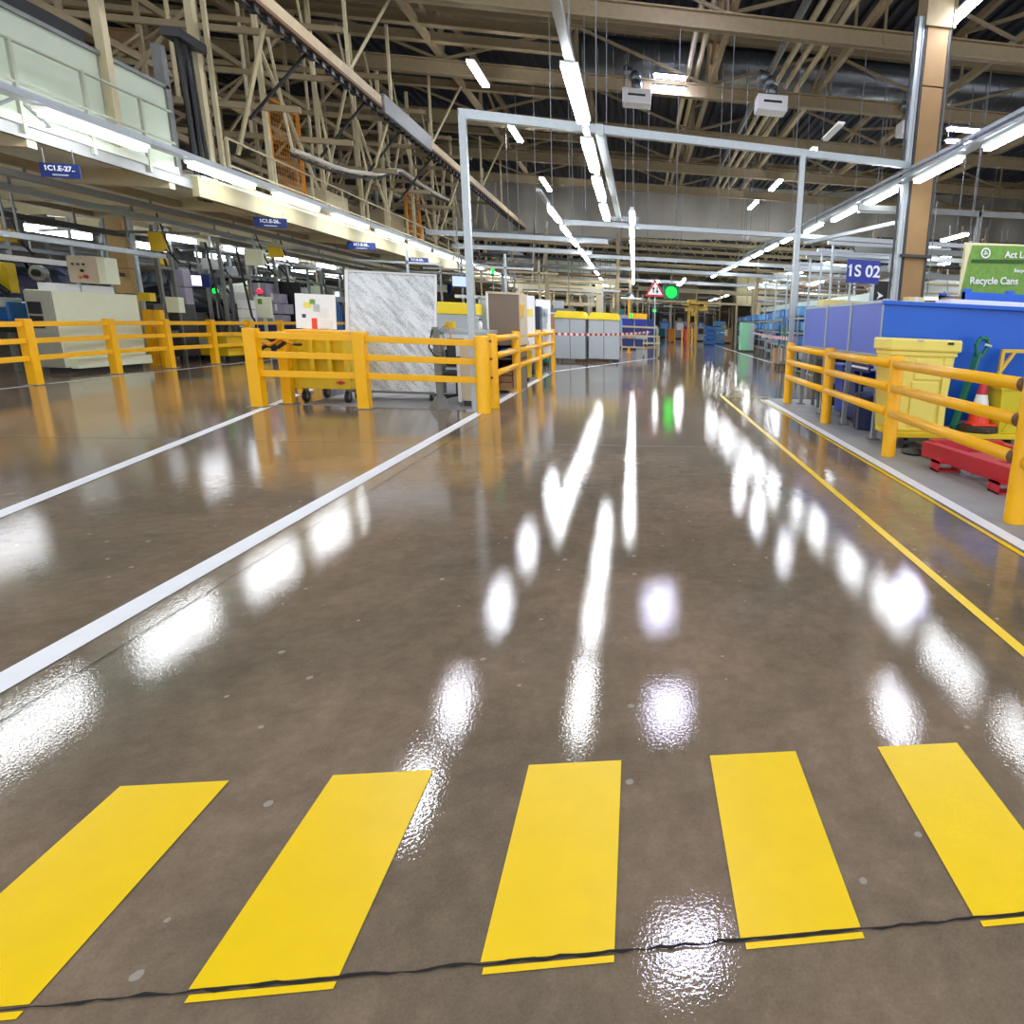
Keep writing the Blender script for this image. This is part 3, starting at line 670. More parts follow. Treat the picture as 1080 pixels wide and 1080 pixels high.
MB().lathe([(0.1,0),(0.2,0.05),(0.21,0.12),(0.12,0.2),(0.04,0.22)],(-2.7,13.8,0.69),9).build('sack_body', BLUEM, w_)
MB().lathe([(0.05,0),(0.1,0.04),(0.07,0.1),(0.02,0.12)],(-2.62,13.66,0.78),8).build('sack_fold', PAPER, w_)
w_ = thing('wooden_crate', 'open wooden crate on the floor below the brown cabinet', 'crate', (-2.72,13.5,0))
mb = MB()
for z in (0.1,0.24,0.38): mb.box((-2.96,13.2,z),(-2.5,13.22,z+0.12)); mb.box((-2.52,13.2,z),(-2.5,13.56,z+0.12)); mb.box((-2.96,13.2,z),(-2.94,13.56,z+0.12))
mb.build('side_slats', mat('crate wood',(170,128,86),0.7,var=0.2,nscale=8), w_)
MB().box((-2.96,13.2,0.06),(-2.5,13.56,0.1)).build('bottom', CARD, w_)
MB().box((-2.94,13.22,0.0),(-2.86,13.54,0.06)).box((-2.6,13.22,0),(-2.52,13.54,0.06)).build('runner', CARD, w_)
# noticeboards on stands
def stand_board(x, y, w, z0, z1, label, m=PAPER, yaw=0.0, papers=6, seed=1):
    r_ = random.Random(seed)
    t = thing('display_board', label, 'board', (x,y,0), 'boards standing in the work cell')
    MB().cbox((x,y,(z0+z1)/2),(w,0.04,z1-z0),yaw).build('board_panel', m, t, 0.004)
    for k in range(papers):
        dx = r_.uniform(-0.38,0.38)*w; zz = r_.uniform(z0+0.15*(z1-z0),z1-0.15*(z1-z0))
        MB().cbox((x+dx*math.cos(yaw)+0.024*math.sin(yaw),y-0.024*math.cos(yaw)+dx*math.sin(yaw),zz),(0.16,0.008,0.2),yaw).build('pinned_sheet', r_.choice([LGREY,PAPER,YPALE,BLUEL]), t)
    for s in (-1,1):
        px, py = x+s*w*0.42*math.cos(yaw), y+s*w*0.42*math.sin(yaw)
        MB().bar((px,py+0.03,0),(px,py+0.03,z1),0.04).bar((px,py-0.25,0.03),(px,py+0.3,0.03),0.05).build('leg', GREYS, t)
    return t
stand_board(-3.55,17.0,0.55,1.2,2.15,'pale sheet board rising above the brown cabinet, left one',papers=3,seed=3)
stand_board(-2.9,17.2,0.5,0.5,2.1,'white board with sheets behind the right side of the brown cabinet',papers=5,seed=4,yaw=0.5)
stand_board(-2.62,18.4,0.42,0.5,2.05,'narrow white board nearest the end of the round rail barrier',papers=5,seed=5,yaw=0.5)
w_ = thing('dark_locker', 'dark blue grey locker between the two white boards', 'cabinet', (-2.75,17.9,0))
MB().box((-2.98,17.7,0.02),(-2.6,18.1,1.85)).build('body', mat('slate blue',(52,60,84),0.4), w_, 0.02)
MB().box((-2.79,17.69,0.1),(-2.78,17.7,1.8)).build('door_gap', BLACK, w_)
MB().box((-2.75,17.67,0.95),(-2.73,17.7,1.1)).build('handle', GALV, w_)
w_ = thing('waste_tub', 'small yellow tub on the floor behind the round rail barrier', 'tub', (-2.75,16.0,0))
MB().prism([(-2.95,0.1),(-2.62,0.1),(-2.58,0.75),(-2.99,0.75)],'y',15.8,16.2).build('tub_body', YEL2, w_, 0.01)
for x in (-2.9,-2.66): caster(x, 15.9, 0.05, w_)
# grey bins with yellow lids at rear of cell (left one)
w_ = thing('machine_enclosure', 'grey machine enclosure with yellow top band behind the workbench', 'machine', (-4.4,16.3,0))
MB().box((-5.3,16,0.05),(-3.95,17.0,1.55)).build('lower_body', LGREY, w_, 0.01)
MB().box((-5.32,15.97,1.55),(-3.93,17.02,1.82)).build('top_band', LEMON, w_, 0.01)
MB().box((-5.0,15.98,0.3),(-4.3,16.0,1.2)).build('door', LGREY, w_)
w_ = thing('glazed_booth', 'pale framed booth with small control panel behind the galvanised post', 'machine', (-3.7,17.4,0))
MB().box((-4.0,17.1,0.05),(-3.1,18.0,1.95)).build('body', mat('pale booth',(200,212,206),0.35), w_, 0.01)
mb = MB()
for x in (-4.0,-3.55,-3.1): mb.box((x-0.03,17.06,0.05),(x+0.03,17.12,2.0))
mb.box((-4.6,17.06,1.96),(-3.07,17.12,2.04)); mb.build('frame', GALV, w_)
MB().box((-3.8,17.05,1.3),(-3.68,17.1,1.5)).build('control_panel', BLACK, w_)
w_ = thing('overhead_screen', 'glowing blue overhead screen left of the galvanised post', 'screen', (-5.2,20,2.3))
MB().box((-5.46,20,2.34),(-5.0,20.06,2.68)).build('bezel', DGREY, w_)
MB().box((-5.43,19.99,2.37),(-5.03,20.0,2.65)).build('display', SCRN, w_)
T((-5.25,20.03,2.68),(-5.25,20.03,4.3),0.02,6).build('drop_pole', GREYS, w_)
w_ = thing('status_beacon','green status lamp glimpsed at the galvanised post','lamp',(-3.1,14.5,2.42))
MB().lathe([(0.035,0),(0.035,0.1)],(-3.1,14.5,2.42),10).build('lens', LEDG2, w_)
MB().lathe([(0.04,0),(0.04,0.04)],(-3.1,14.5,2.38),10).build('base', DGREY, w_)
T((-3.1,14.5,2.0),(-3.1,14.5,2.38),0.012,6).build('pole', GREYS, w_)
# grey bins with yellow lids
def lidded_bin(x0, x1, y0, y1, label):
    t = thing('recycling_enclosure', label, 'bin', ((x0+x1)/2,(y0+y1)/2,0), 'grey bins with yellow lids')
    MB().box((x0,y0,0.12),(x1,y1,1.6)).build('body', LGREY, t, 0.015)
    mb = MB(); mb.prism([(x0-0.04,1.6),(x1+0.04,1.6),(x1-0.06,1.86),(x0+0.1,1.86)],'y',y0-0.05,y1+0.05); mb.build('lid', LEMON, t, 0.012)
    MB().box(((x0+x1)/2-0.01,y0-0.006,0.15),((x0+x1)/2+0.01,y0,1.58)).build('door_seam', DGREY, t)
    for px in (x0+0.08,x1-0.08):
        for py in (y0+0.08,y1-0.08): B((px-0.03,py-0.03,0),(px+0.03,py+0.03,0.13)).build('leg', DGREY, t)
    return t
lidded_bin(-3.05,-1.95,24.3,26.0,'grey bin with faceted yellow lid, left of the pair beyond the barrier end')
lidded_bin(-1.85,-0.7,24.8,26.5,'grey bin with faceted yellow lid, right of the pair next to the blue crates')
# barrier tape
def tape(label, p, q, wd=0.07, sag=0.05, n=24):
    t = thing('barrier_tape', label, 'tape', ((p[0]+q[0])/2,(p[1]+q[1])/2,min(p[2],q[2])-sag-wd/2))
    p, q = Vector(p), Vector(q)
    for c_, m in ((0,WHITE),(1,RED)):
        mb = MB()
        for i in range(n):
            if i % 2 != c_: continue
            def P(s): 
                v = p.lerp(q, s); v.z -= sag*4*s*(1-s); return v
            a, b_ = P(i/n), P((i+1)/n); h_ = Vector((0,0,wd/2))
            mb.add([a-h_,b_-h_,b_+h_,a+h_],[(0,1,2,3)])
        mb.build('white_bands' if c_ == 0 else 'red_bands', m, t)
tape('red and white barrier tape stretched across the grey bins', (-2.5,19.2,1.12),(0.5,24.2,1.22),0.08,0.06,40)
tape('red and white barrier tape along the blue racks on the right', (6.6,36,1.3),(3.35,13.2,1.32),0.09,0.05,60)

# ------------------------------------------------------------------ centre far left: blue crate rack, sign, beacon
def rack(name, label, x0, x1, y0, y1, zs, m, cat='rack', group=None, post=0.04, rail=0.05):
    t = thing(name, label, cat, ((x0+x1)/2,(y0+y1)/2,0), group)
    zt = zs[-1]+0.06
    for x in (x0,x1):
        for y in (y0,y1): B((x-post/2,y-post/2,0),(x+post/2,y+post/2,zt)).build('upright', m, t)
    for z in zs: MB().box((x0,y0,z),(x1,y1,z+0.025)).box((x0,y0-0.01,z-0.03),(x1,y0+0.015,z+rail)).build('shelf', m, t)
    return t
def crate(name, label, x0, x1, y0, y1, z0, z1, m, group, cat='crate'):
    t = thing(name, label, cat, ((x0+x1)/2,(y0+y1)/2,z0), group)
    MB().prism([(x0+0.02,z0),(x1-0.02,z0),(x1,z1),(x0,z1)],'y',y0,y1).build('crate_body', m, t)
    MB().box((x0-0.01,y0-0.01,z1-0.04),(x1+0.01,y1+0.01,z1)).build('rim', m, t)
    return t
rack('crate_rack','cream low rack carrying blue crates right of the grey bins',-0.72,0.95,29.8,31.3,[0.42,0.95,1.35],CREAM)
k = 0
for zi, z in enumerate((0.45,0.98,1.38)):
    for xi, x in enumerate((-0.7,-0.12)):
        crate('blue_crate','dark blue crate in the rack right of the grey bins, %s shelf, %s' % (('lowest','middle','top')[zi],('left','right')[xi]),x,x+0.55,29.85,30.8,z+0.01,z+0.34,BLUED if zi < 2 else SIGNB,'dark blue crates in the cream rack')
w_ = thing('parts_trolley','cream wheeled trolley with a thin top rail at the end of the slanting line','trolley',(0.75,29.5,0))
MB().box((0.25,29.2,0.62),(1.05,29.9,0.68)).build('deck', CREAM, w_)
for x in (0.3,1.0): 
    for y in (29.25,29.85): B((x-0.02,y-0.02,0.08),(x+0.02,y+0.02,1.0)).build('leg', CREAM, w_); 
for x in (0.3,1.0): caster(x, 29.3, 0.05, w_)
crate('pale_tote','yellow tote on top of the blue crates beside the grey bin',-0.25,0.45,30.0,30.6,1.72,1.98,YEL,None,'tote')
w_ = thing('road_sign','triangular red bordered two way traffic sign on a tall white post','sign',(0.75,28,0))
T((0.75,28.05,0),(0.75,28.05,2.8),0.03,8).build('post', GALV, w_)
MB().prism([(0.3,2.68),(1.2,2.68),(0.75,3.42)],'y',27.98,28.0).build('border_plate', RED, w_, 0.01)
MB().prism([(0.43,2.76),(1.07,2.76),(0.75,3.27)],'y',27.97,27.98).build('sign_face', PAPER, w_)
MB().box((0.65,27.96,2.84),(0.69,27.97,3.0)).prism([(0.6,2.99),(0.74,2.99),(0.67,3.1)],'y',27.96,27.97).build('up_arrow', BLACK, w_)
MB().box((0.81,27.96,2.92),(0.85,27.97,3.08)).prism([(0.76,2.93),(0.9,2.93),(0.83,2.81)],'y',27.96,27.97).build('down_arrow', BLACK, w_)
def beacon(label, x, y, z, r, m=LEDG, top=4.4):
    w_ = thing('signal_lamp', label, 'lamp', (x,y,z), None)
    MB().box((x-r*1.5,y,z-r*1.3),(x+r*1.5,y+0.25,z+r*1.3)).build('lamp_housing', GREEN if m is not LEDR else DGREY, w_, 0.02)
    MB().tube((x,y-0.06,z),(x,y+0.02,z),r,16).build('lens', m, w_)
    MB().box((x-r*1.1,y-0.2,z+r*1.05),(x+r*1.1,y,z+r*1.2)).build('hood', DGREY, w_)
    T((x,y+0.12,z+r*1.3),(x,y+0.12,top),0.025,6).build('drop_pole', GREYS, w_)
beacon('large glowing green signal lamp hanging right of the triangular road sign',1.75,34,3.2,0.28)
beacon('small green signal lamp low left of the triangular road sign post',-0.35,38,1.95,0.14)
beacon('dim green lamp just below the large green signal lamp',1.05,40,2.35,0.1,LEDG2)
beacon('green signal lamp above the green crates on the right',7.35,27,2.0,0.13,LEDG2,3.0)
w_ = thing('drop_light','small T shaped white lamp hanging at the end of the centre light row','lamp',(-0.3,33,2.8))
T((-0.3,33,2.85),(-0.3,33,4.3),0.025,6).build('drop_pole', GREYS, w_)
MB().box((-0.85,32.95,2.72),(0.25,33.05,2.8)).build('lamp_bar', mat('bright white',(240,244,246),0.5), w_)
MB().prism([(-0.45,2.8),(-0.15,2.8),(-0.3,3.0)],'y',32.96,33.04).build('bracket', WHITE, w_)
w_ = thing('yellow_column','slim yellow post under the T shaped lamp','post',(-0.42,34,0))
MB().box((-0.5,33.95,0),(-0.38,34.05,2.7)).build('post', YEL, w_)
MB().box((-0.58,33.88,0),(-0.3,34.12,0.03)).build('base_plate', YEL, w_)
# yellow hoist far centre
OLIVE = mat('ochre machine paint',(168,136,44),0.5,var=0.25)
w_ = thing('yellow_hoist','tall yellow lifting mast down the aisle centre','hoist',(4.1,45,0))
mb = MB()
for x in (3.6,4.1): mb.box((x-0.1,44.9,0),(x+0.08,45.1,3.2))
for z in (0.8,1.6,2.4): mb.box((3.6,44.95,z),(4.1,45.05,z+0.1))
mb.build('mast', OLIVE, w_)
mb = MB()
for (a_,b_,c2,d2) in ((3.3,3.9,2.5,2.75),(3.6,4.6,2.8,3.05),(4.2,4.9,2.6,2.85),(3.5,4.1,3.1,3.3),(4.3,4.7,3.0,3.25),(3.75,4.05,2.2,2.5)): mb.box((a_,44.8,c2),(b_,45.2,d2))
mb.box((3.1,44.8,2.9),(4.9,45.2,3.0)); mb.build('head_frame', OLIVE, w_)
for (x, y, h, m, lab) in ((3.9,50,1.2,RED,'red bollard box down the aisle beside a yellow post'),(3.0,58,1.2,ORMESH,'orange guard far down the aisle')):
    w_ = thing('guard_block', lab, 'guard', (x,y,0))
    MB().box((x-0.2,y,0.1),(x+0.3,y+0.5,h)).build('guard_panel', m, w_, 0.02)
    for dx in (-0.4,0.4): B((x+dx-0.05,y-0.02,0),(x+dx+0.05,y+0.08,h+0.15)).build('post', YEL, w_)
# ------------------------------------------------------------------ left mezzanine
w_ = thing('mezzanine_deck','long cream mezzanine deck with ribbed soffit along the left of the hall','mezzanine',(-10,30,3.45))
MB().box((-16,13.5,3.72),(-8.0,62,3.84)).box((-16,4,3.72),(-8.45,13.5,3.84)).build('deck_slab', SOFF, w_)
MB().box((-8.06,13.3,3.44),(-7.94,62,3.78)).build('edge_beam', mat('fascia cream',(150,142,108),0.7,var=0.12), w_)
MB().box((-8.12,4,3.56),(-8.04,13.3,3.72)).build('edge_beam', GREYS, w_)
for i, y in enumerate([5+2.6*k for k in range(21)]):
    MB().box((-16,y-0.07,3.46),(-8.06,y+0.07,3.72)).build('soffit_joist', CREAM, w_)
for x in (-9.6,-13.2): MB().box((x-0.08,4,3.5),(x+0.08,62,3.62)).build('soffit_beam', CREAM2, w_)
# pale panel screen with handrail
w_ = thing('screen_wall','pale green panelled screen wall standing on the mezzanine edge','panel',(-8.3,9,3.7))
for y0, y1 in ((4.0,7.2),(7.23,10.0),(10.03,11.9),(11.93,13.32)): MB().box((-8.4,y0,3.74),(-8.3,y1,5.2)).build('wall_panel', PALEG, w_)
MB().box((-8.42,4,5.2),(-8.26,13.4,5.26)).build('top_rail', GREYS, w_)
MB().box((-8.42,13.32,3.74),(-8.26,13.44,5.9)).build('end_post', GREYS, w_)
MB().box((-8.34,4,3.85),(-8.28,13.3,3.88)).build('kick_rail', GREYS, w_)
def handrail(label, y0, y1, x, step, z0=3.78, m=CREAM, top=4.73):
    t = thing('handrail', label, 'railing', (x,(y0+y1)/2,z0))
    for z in (top, top-0.5): MB().tube((x,y0,z),(x,y1,z),0.024,8).build('rail', m, t)
    MB().box((x-0.012,y0,z0),(x+0.012,y1,z0+0.12)).build('toe_board', m, t)
    y = y0
    while y <= y1+0.01:
        MB().bar((x,y,z0-0.1),(x,y,top+0.02),0.045).build('baluster', m, t); y += step
    return t
handrail('grey green tube handrail in front of the pale screen wall',7.9,12.95,-8.02,1.09,3.72,mat('pale rail',(172,178,158),0.5))
handrail('cream handrail along the mezzanine edge beyond the black cable bundle',14.5,44.5,-8.05,1.65,3.8)
tag(MB().path([(-8.1,9.2,4.02),(-8.02,9.7,3.82),(-8.06,10.1,4.05),(-8.0,10.45,3.8),(-8.1,10.2,3.7),(-8.05,9.6,3.75)],0.02,6).build('cable_loop', GREYS),'grey cable coils looped below the pale screen wall','cable')
# upper machinery above the screen wall
w_ = thing('duct_box','dark grey ventilation box on top of the screen wall','duct',(-9.2,11,5.36))
MB().box((-9.9,8.5,5.36),(-8.9,12.6,5.75)).build('casing', DGREY, w_, 0.02)
MB().box((-8.92,9,5.4),(-8.86,9.5,5.7)).build('vent_panel', RUST, w_)
MB().box((-8.92,10.2,5.42),(-8.86,10.5,5.68)).build('vent_panel', LGREY, w_)
w_ = thing('cable_bundle','thick black vertical cable bundle at the end of the screen wall','cable',(-8.25,13.75,3.5))
r2 = random.Random(2)
for k in range(9):
    x, y = -8.22+r2.uniform(-0.08,0.08), 13.62+0.055*k
    MB().path([(x,y,3.45),(x+r2.uniform(-.03,.03),y+r2.uniform(-.03,.03),4.3),(x,y,5.0),(x+r2.uniform(-.05,.05),y,6.2)],0.035,6).build('cable', BLACK, w_)
MB().box((-8.35,13.5,6.1),(-8.05,14.25,6.25)).build('tray_end', DGREY, w_)
# mezzanine hangers to the roof
hangs = [(-8.25,12.0,0.13,3.7,9.2),(-8.25,14.25,0.13,3.8,9.2),(-8.3,14.75,0.07,3.8,9.2)]
for i, (x,y,wd,z0,z1) in enumerate(hangs):
    tag(MB().bar((x,y,z0),(x,y,z1),wd).build('hanger_post', CREAM), ('wide cream hanger post before the pale screen wall','wide cream hanger post just beyond the black cable bundle','thin cream hanger post just beyond the black cable bundle')[i], 'post')
w_ = thing('hanger_rack','row of cream hanger posts with braces holding the mezzanine edge to the roof','frame',(-8.35,30,3.8))
for i, y in enumerate((16.6,19.1,21.5,23.4,26.1,28.6,31.5,34.5,37.5,40.5)):
    MB().bar((-8.35,y,3.8),(-8.35,y,9.3),0.09).build('hanger_post', CREAM, w_)
    if i % 2 == 0: MB().bar((-8.35,y,7.2),(-8.35,y+2.2,4.6),0.06).build('brace', CREAM, w_)
    else: MB().bar((-8.35,y,4.6),(-8.35,y+2.2,8.2),0.06).build('brace', CREAM, w_)
w_ = thing('hanger_rack','inner row of cream hanger posts with cross braces over the mezzanine','frame',(-10.6,28,3.8))
for i, y in enumerate((12.5,14.5,16.5,18.5,20.5,22.5,24.8,27,29.5,32,35,38)):
    MB().bar((-10.6,y,3.8),(-10.6,y,9.3),0.08).build('hanger_post', CREAM2, w_)
    MB().bar((-10.6,y,5.2+0.3*(i%3)),(-10.6,y+2.1,7.6-0.4*(i%2)),0.05).build('brace', CREAM2, w_)
for z in (5.3,6.6,7.8): MB().bar((-10.6,12,z),(-10.6,40,z),0.1,0.14).build('rail', CREAM2, w_)
w_ = thing('hanger_rack','deep row of cream hangers and rails far inside the mezzanine','frame',(-14,28,3.8))
for i, y in enumerate((13,16,19,22,25,28,31,34,37)):
    MB().bar((-14,y,3.8),(-14,y,9.3),0.12).build('hanger_post', CREAM2, w_)
    MB().bar((-14,y,4.2),(-14,y+3,8.4),0.07).build('brace', CREAM2, w_)
for z in (4.6,5.9,7.2,8.3): MB().bar((-14,12,z),(-14,40,z),0.1,0.14).build('rail', CREAM2, w_)
for i, y in enumerate((15.5,18.0,21,24,27,30,34)):
    w2 = thing('cross_truss','cream cross frame over the mezzanine, %s from the near end' % ORD[i],'frame',(-11.2,y,5),'cream cross frames over the mezzanine')
    for z in (5.6,7.0,8.1): MB().bar((-14.2,y,z),(-7.1,y,z),0.08,0.12).build('rail', CREAM2, w2)
    MB().bar((-14.2,y,5.6),(-10.6,y,8.1),0.05).build('brace', CREAM2, w2)
    MB().bar((-10.6,y,5.6),(-8.3,y,8.1),0.05).build('brace', CREAM2, w2)
    T((-9.4,y,5.6),(-9.4,y,9.2),0.04,6).build('hanger_rod', CREAM, w2)
# power and free conveyor
w_ = thing('overhead_conveyor','brown overhead conveyor track with dark chain running down the left of the hall','conveyor',(-7.0,26,6.8))
MB().box((-7.1,9,6.95),(-6.9,42,7.2)).build('track_beam', mat('conveyor beam',(186,166,132),0.6,var=0.3,nscale=4), w_)
MB().box((-7.13,9,6.88),(-6.87,42,6.95)).build('track_flange', RUST, w_)
mb = MB(); y = 9.2
while y < 41: mb.box((-7.07,y,6.74),(-6.93,y+0.16,6.88)); mb.bar((-7.0,y+0.16,6.8),(-7.0,y+0.42,6.8),0.035); y += 0.42
mb.build('chain', BLACK, w_)
MB().box((-7.17,19.6,6.8),(-6.83,23.6,7.28)).build('cover', GREYS, w_, 0.02)
for i, y in enumerate((11.5,14.5,17.9,20.6,24.2,27.9,31.2,35.4)):
    MB().bar((-7.0,y,7.2),(-7.0,y,9.3),0.07).build('hanger_rod', CREAM, w_)
    if i % 2: MB().bar((-7.0,y,7.2),(-8.3,y+0.8,4.6),0.06).build('sway_brace', CREAM, w_)
    else: MB().bar((-7.0,y,7.2),(-6.2,y+1.0,9.4),0.06).build('sway_brace', CREAM, w_)
for y in (16,19,21.5,24.5): MB().tube((-7.1,y,6.85),(-8.0,y-0.7,5.3),0.035,6).build('spring_damper', BLACK, w_)
w_ = thing('curved_conveyor','dipping white and black conveyor rail snaking above the mezzanine handrail','conveyor',(-7.8,23,5.1))
cp = [(-7.85,16.6,5.05),(-7.8,17.4,5.08),(-7.8,18.4,5.12),(-7.8,19.4,5.22),(-7.8,20.6,5.42),(-7.8,21.6,5.62),(-7.8,22.4,5.92),(-7.8,23.4,6.12),(-7.8,24.6,6.1),(-7.8,26,6.08),(-7.8,27.5,6.12),(-7.8,29,6.2)]
MB().path(cp,0.06,8).build('rail', mat('worn rail',(190,186,172),0.5,var=0.2,nscale=20), w_)
MB().path([(x-0.02,y,z-0.12) for x,y,z in cp],0.035,6).build('chain', BLACK, w_)
for i in range(0,len(cp),2): MB().bar((cp[i][0],cp[i][1],cp[i][2]),(cp[i][0]-0.5,cp[i][1],9.2),0.045).build('hanger_rod', CREAM, w_)
def mesh_gate(label, x, y0, y1, z0, z1, tilt=0.0):
    t = thing('mesh_guard', label, 'guard', (x,(y0+y1)/2,z0), 'orange mesh guards on the mezzanine')
    for y in (y0,y1): MB().bar((x,y,z0-0.5),(x,y,z1),0.06).build('post', ORMESH, t)
    for z in (z0,z1): MB().bar((x,y0,z),(x,y1,z),0.05).build('rail', ORMESH, t)
    mb = MB(); n = 12
    for i in range(1,n): mb.bar((x,y0+(y1-y0)*i/n,z0),(x,y0+(y1-y0)*i/n,z1),0.007)
    m2 = 16
    for i in range(1,m2): mb.bar((x,y0,z0+(z1-z0)*i/m2),(x,y1,z0+(z1-z0)*i/m2),0.007)
    mb.build('wire_mesh', ORMESH, t)
mesh_gate('orange mesh guard panel at the near end of the mezzanine handrail',-8.6,17.2,18.6,4.4,6.3)
mesh_gate('smaller orange mesh guard panel farther along the mezzanine',-8.6,26.1,27.6,4.6,5.9)
# upper left machines on mezzanine
for i, (x0,y0,y1,z1,m,lab) in enumerate(((-12.5,14.2,15.6,5.0,PALEG,'pale green cabinet on the mezzanine just past the black cables'),(-12,19,20.5,4.9,BEIGE,'beige box standing on the mezzanine behind the near orange guard'),(-10.4,21,22.6,5.0,CREAM,'cream machine on the mezzanine under the dipping rail'),(-10.2,25,27,5.1,CREAM2,'dull cream machine on the mezzanine by the far orange guard'))):
    t = thing('process_cabinet', lab, 'cabinet', (x0+0.6,(y0+y1)/2,3.84))
    MB().box((x0,y0,3.84),(x0+1.2,y1,z1)).build('body', m, t, 0.01)
    MB().box((x0+1.2,y0+0.1,4.0),(x0+1.22,y1-0.1,z1-0.1)).build('door', m, t)
    MB().box((x0+1.22,y0+0.2,4.4),(x0+1.24,y0+0.25,4.6)).build('handle', BLACK, t)
    MB().tube((x0+0.6,(y0+y1)/2,z1),(x0+0.6,(y0+y1)/2,z1+0.8),0.08,8).build('vent_pipe', GREYS, t)
# warm lit window strips at the back wall of the bay
for i, (y, z) in enumerate(((22,8.2),(27,6.8))):
    t = thing('lit_opening', ('warm lit roof opening at the upper left edge','warm lit opening behind the orange guard')[i], 'window', (-16,y,z))
    MB().box((-16.1,y-0.4,z-0.7),(-16.0,y+0.4,z+0.7)).build('frame', RUST, t)
    MB().box((-15.99,y-0.25,z-0.6),(-15.97,y+0.25,z+0.6)).build('glow_pane', emit('warm glow',(255,196,130),2.2), t)
# hanging number signs
SIGNS = [('1C1.E-27..',10.3,-8.1,-7.62,3.13,3.31),('1C1.E-26..',15.2,-8.1,-7.45,3.18,3.38),('1C1.E-25..',19.6,-8.1,-7.35,3.22,3.42),('1C1.E-24..',24.2,-8.1,-7.35,3.25,3.46)]
for i, (s_, y, x0, x1, z0, z1) in enumerate(SIGNS):
    t = thing('hanging_sign','dark blue hanging bay sign under the mezzanine, %s from the near end' % ORD[i],'sign',((x0+x1)/2,y,z0),'blue bay signs under the mezzanine edge')
    MB().box((x0,y,z0),(x1,y+0.02,z1)).build('sign_plate', BLUED, t)
    text(s_, (z1-z0)*0.5, ((x0+x1)/2,y-0.004,(z0+z1)/2+(z1-z0)*0.14), (1,0,0),(0,0,1), PAPER, t)
    MB().box((x0+0.3*(x1-x0),y-0.003,z0+(z1-z0)*0.14),(x0+0.7*(x1-x0),y,z0+(z1-z0)*0.24)).build('small_print', LGREY, t)
    for dx in (0.06,-0.06):
        xx = x0+dx if dx > 0 else x1+dx
        T((xx,y+0.01,z1),(xx,y+0.01,3.5),0.006,5).build('hanging_wire', GREYS, t)
# ------------------------------------------------------------------ car line under the mezzanine
struct(B((-22.2,4,0),(-22,62,3.7)).build('wall_left_lower', DWALL))
t = thing('steel_column','tan clad column standing under the mezzanine behind the cream cabinet','column',(-12.6,17.9,0))
for z0, z1 in ((0,1.7),(1.72,2.3),(2.32,3.46)): MB().box((-12.72,17.65,z0),(-12.34,18.0,z1)).build('cladding', mat('light tan cladding',(206,172,116),0.6), t)
T((-12.2,17.7,0),(-12.2,17.7,3.46),0.05,8).build('conduit', GALV, t)
T((-12.8,17.7,0.0),(-12.8,17.7,3.46),0.04,8).build('conduit', GALV, t)
t = thing('control_cabinet','large pale cream cabinet with dark vents on its grey end behind the barrier','cabinet',(-12.0,15.6,0))
MB().box((-12.25,14.7,0.12),(-11.75,16.9,1.68)).build('body', PALEC, t, 0.015)
# end face carries vents
MB().box((-12.24,14.66,0.14),(-11.77,14.7,1.66)).build('end_door', mat('end grey',(160,160,146),0.5), t)
for z in (1.2,0.92): MB().box((-12.2,14.64,z),(-11.97,14.66,z+0.24)).build('vent_grille', BLACK, t)
MB().box((-11.9,14.63,0.95),(-11.87,14.66,1.05)).build('handle', GALV, t)
MB().box((-12.15,14.8,0),(-11.8,16.8,0.12)).build('plinth', DGREY, t)
MB().box((-11.75,14.8,0.1),(-11.6,16.85,0.3)).build('base_step', PALEC, t, 0.01)
for (y0,y1) in ((14.95,15.5),(15.55,16.4)):
    carton('white_carton','white flat carton lying on the large cream cabinet, %s one' % ('near' if y0 < 15.2 else 'far'),'carton',(-12.2,y0,1.68),(-11.85,y1,1.83),PAPER,tape=False)
t = thing('operator_panel','cream operator panel box with switches above the cream cabinet','panel',(-11.4,15.5,1.85))
MB().box((-12.0,15.5,1.87),(-11.3,15.85,2.42)).build('box_body', PALEC, t, 0.01)
MB().box((-11.99,15.47,1.88),(-11.45,15.5,2.41)).build('front_plate', BEIGE, t)
for k in range(3): MB().tube((-11.88+0.1*k,15.45,2.25),(-11.88+0.1*k,15.47,2.25),0.025,8).build('push_button', DGREY, t)
MB().tube((-11.72,15.44,2.12),(-11.72,15.47,2.12),0.03,8).build('selector_knob', BLACK, t)
MB().tube((-11.66,15.43,2.0),(-11.66,15.47,2.0),0.04,10).build('stop_button', RED, t)
MB().tube((-11.78,15.44,1.98),(-11.78,15.47,1.98),0.03,10).build('lamp_button', ORMESH, t)
MB().bar((-11.75,15.85,2.15),(-12.5,17.64,2.15),0.08).build('support_arm', DGREY, t)
def frame_box(name, label, x0, x1, y0, y1, z1, m, cat='frame', levels=(0.9,1.8,2.6), group=None, pw=0.08):
    t = thing(name, label, cat, ((x0+x1)/2,(y0+y1)/2,0), group)
    for x in (x0,x1):
        for y in (y0,y1): MB().bar((x,y,0),(x,y,z1),pw).build('upright', m, t)
    for z in levels:
        for y in (y0,y1): MB().bar((x0,y,z),(x1,y,z),pw*0.8).build('cross_rail', m, t)
        for x in (x0,x1): MB().bar((x,y0,z),(x,y1,z),pw*0.8).build('side_rail', m, t)
    return t
frame_box('line_gantry','grey strut frame right of the tan column at the car line',-12.9,-12.0,18.1,18.6,3.4,GREYS,levels=(0.8,2.4,3.1))
frame_box('line_gantry','second grey strut frame along the car line',-13.2,-12.0,20.6,21.9,3.4,GREYS,levels=(1.0,2.4,3.1))
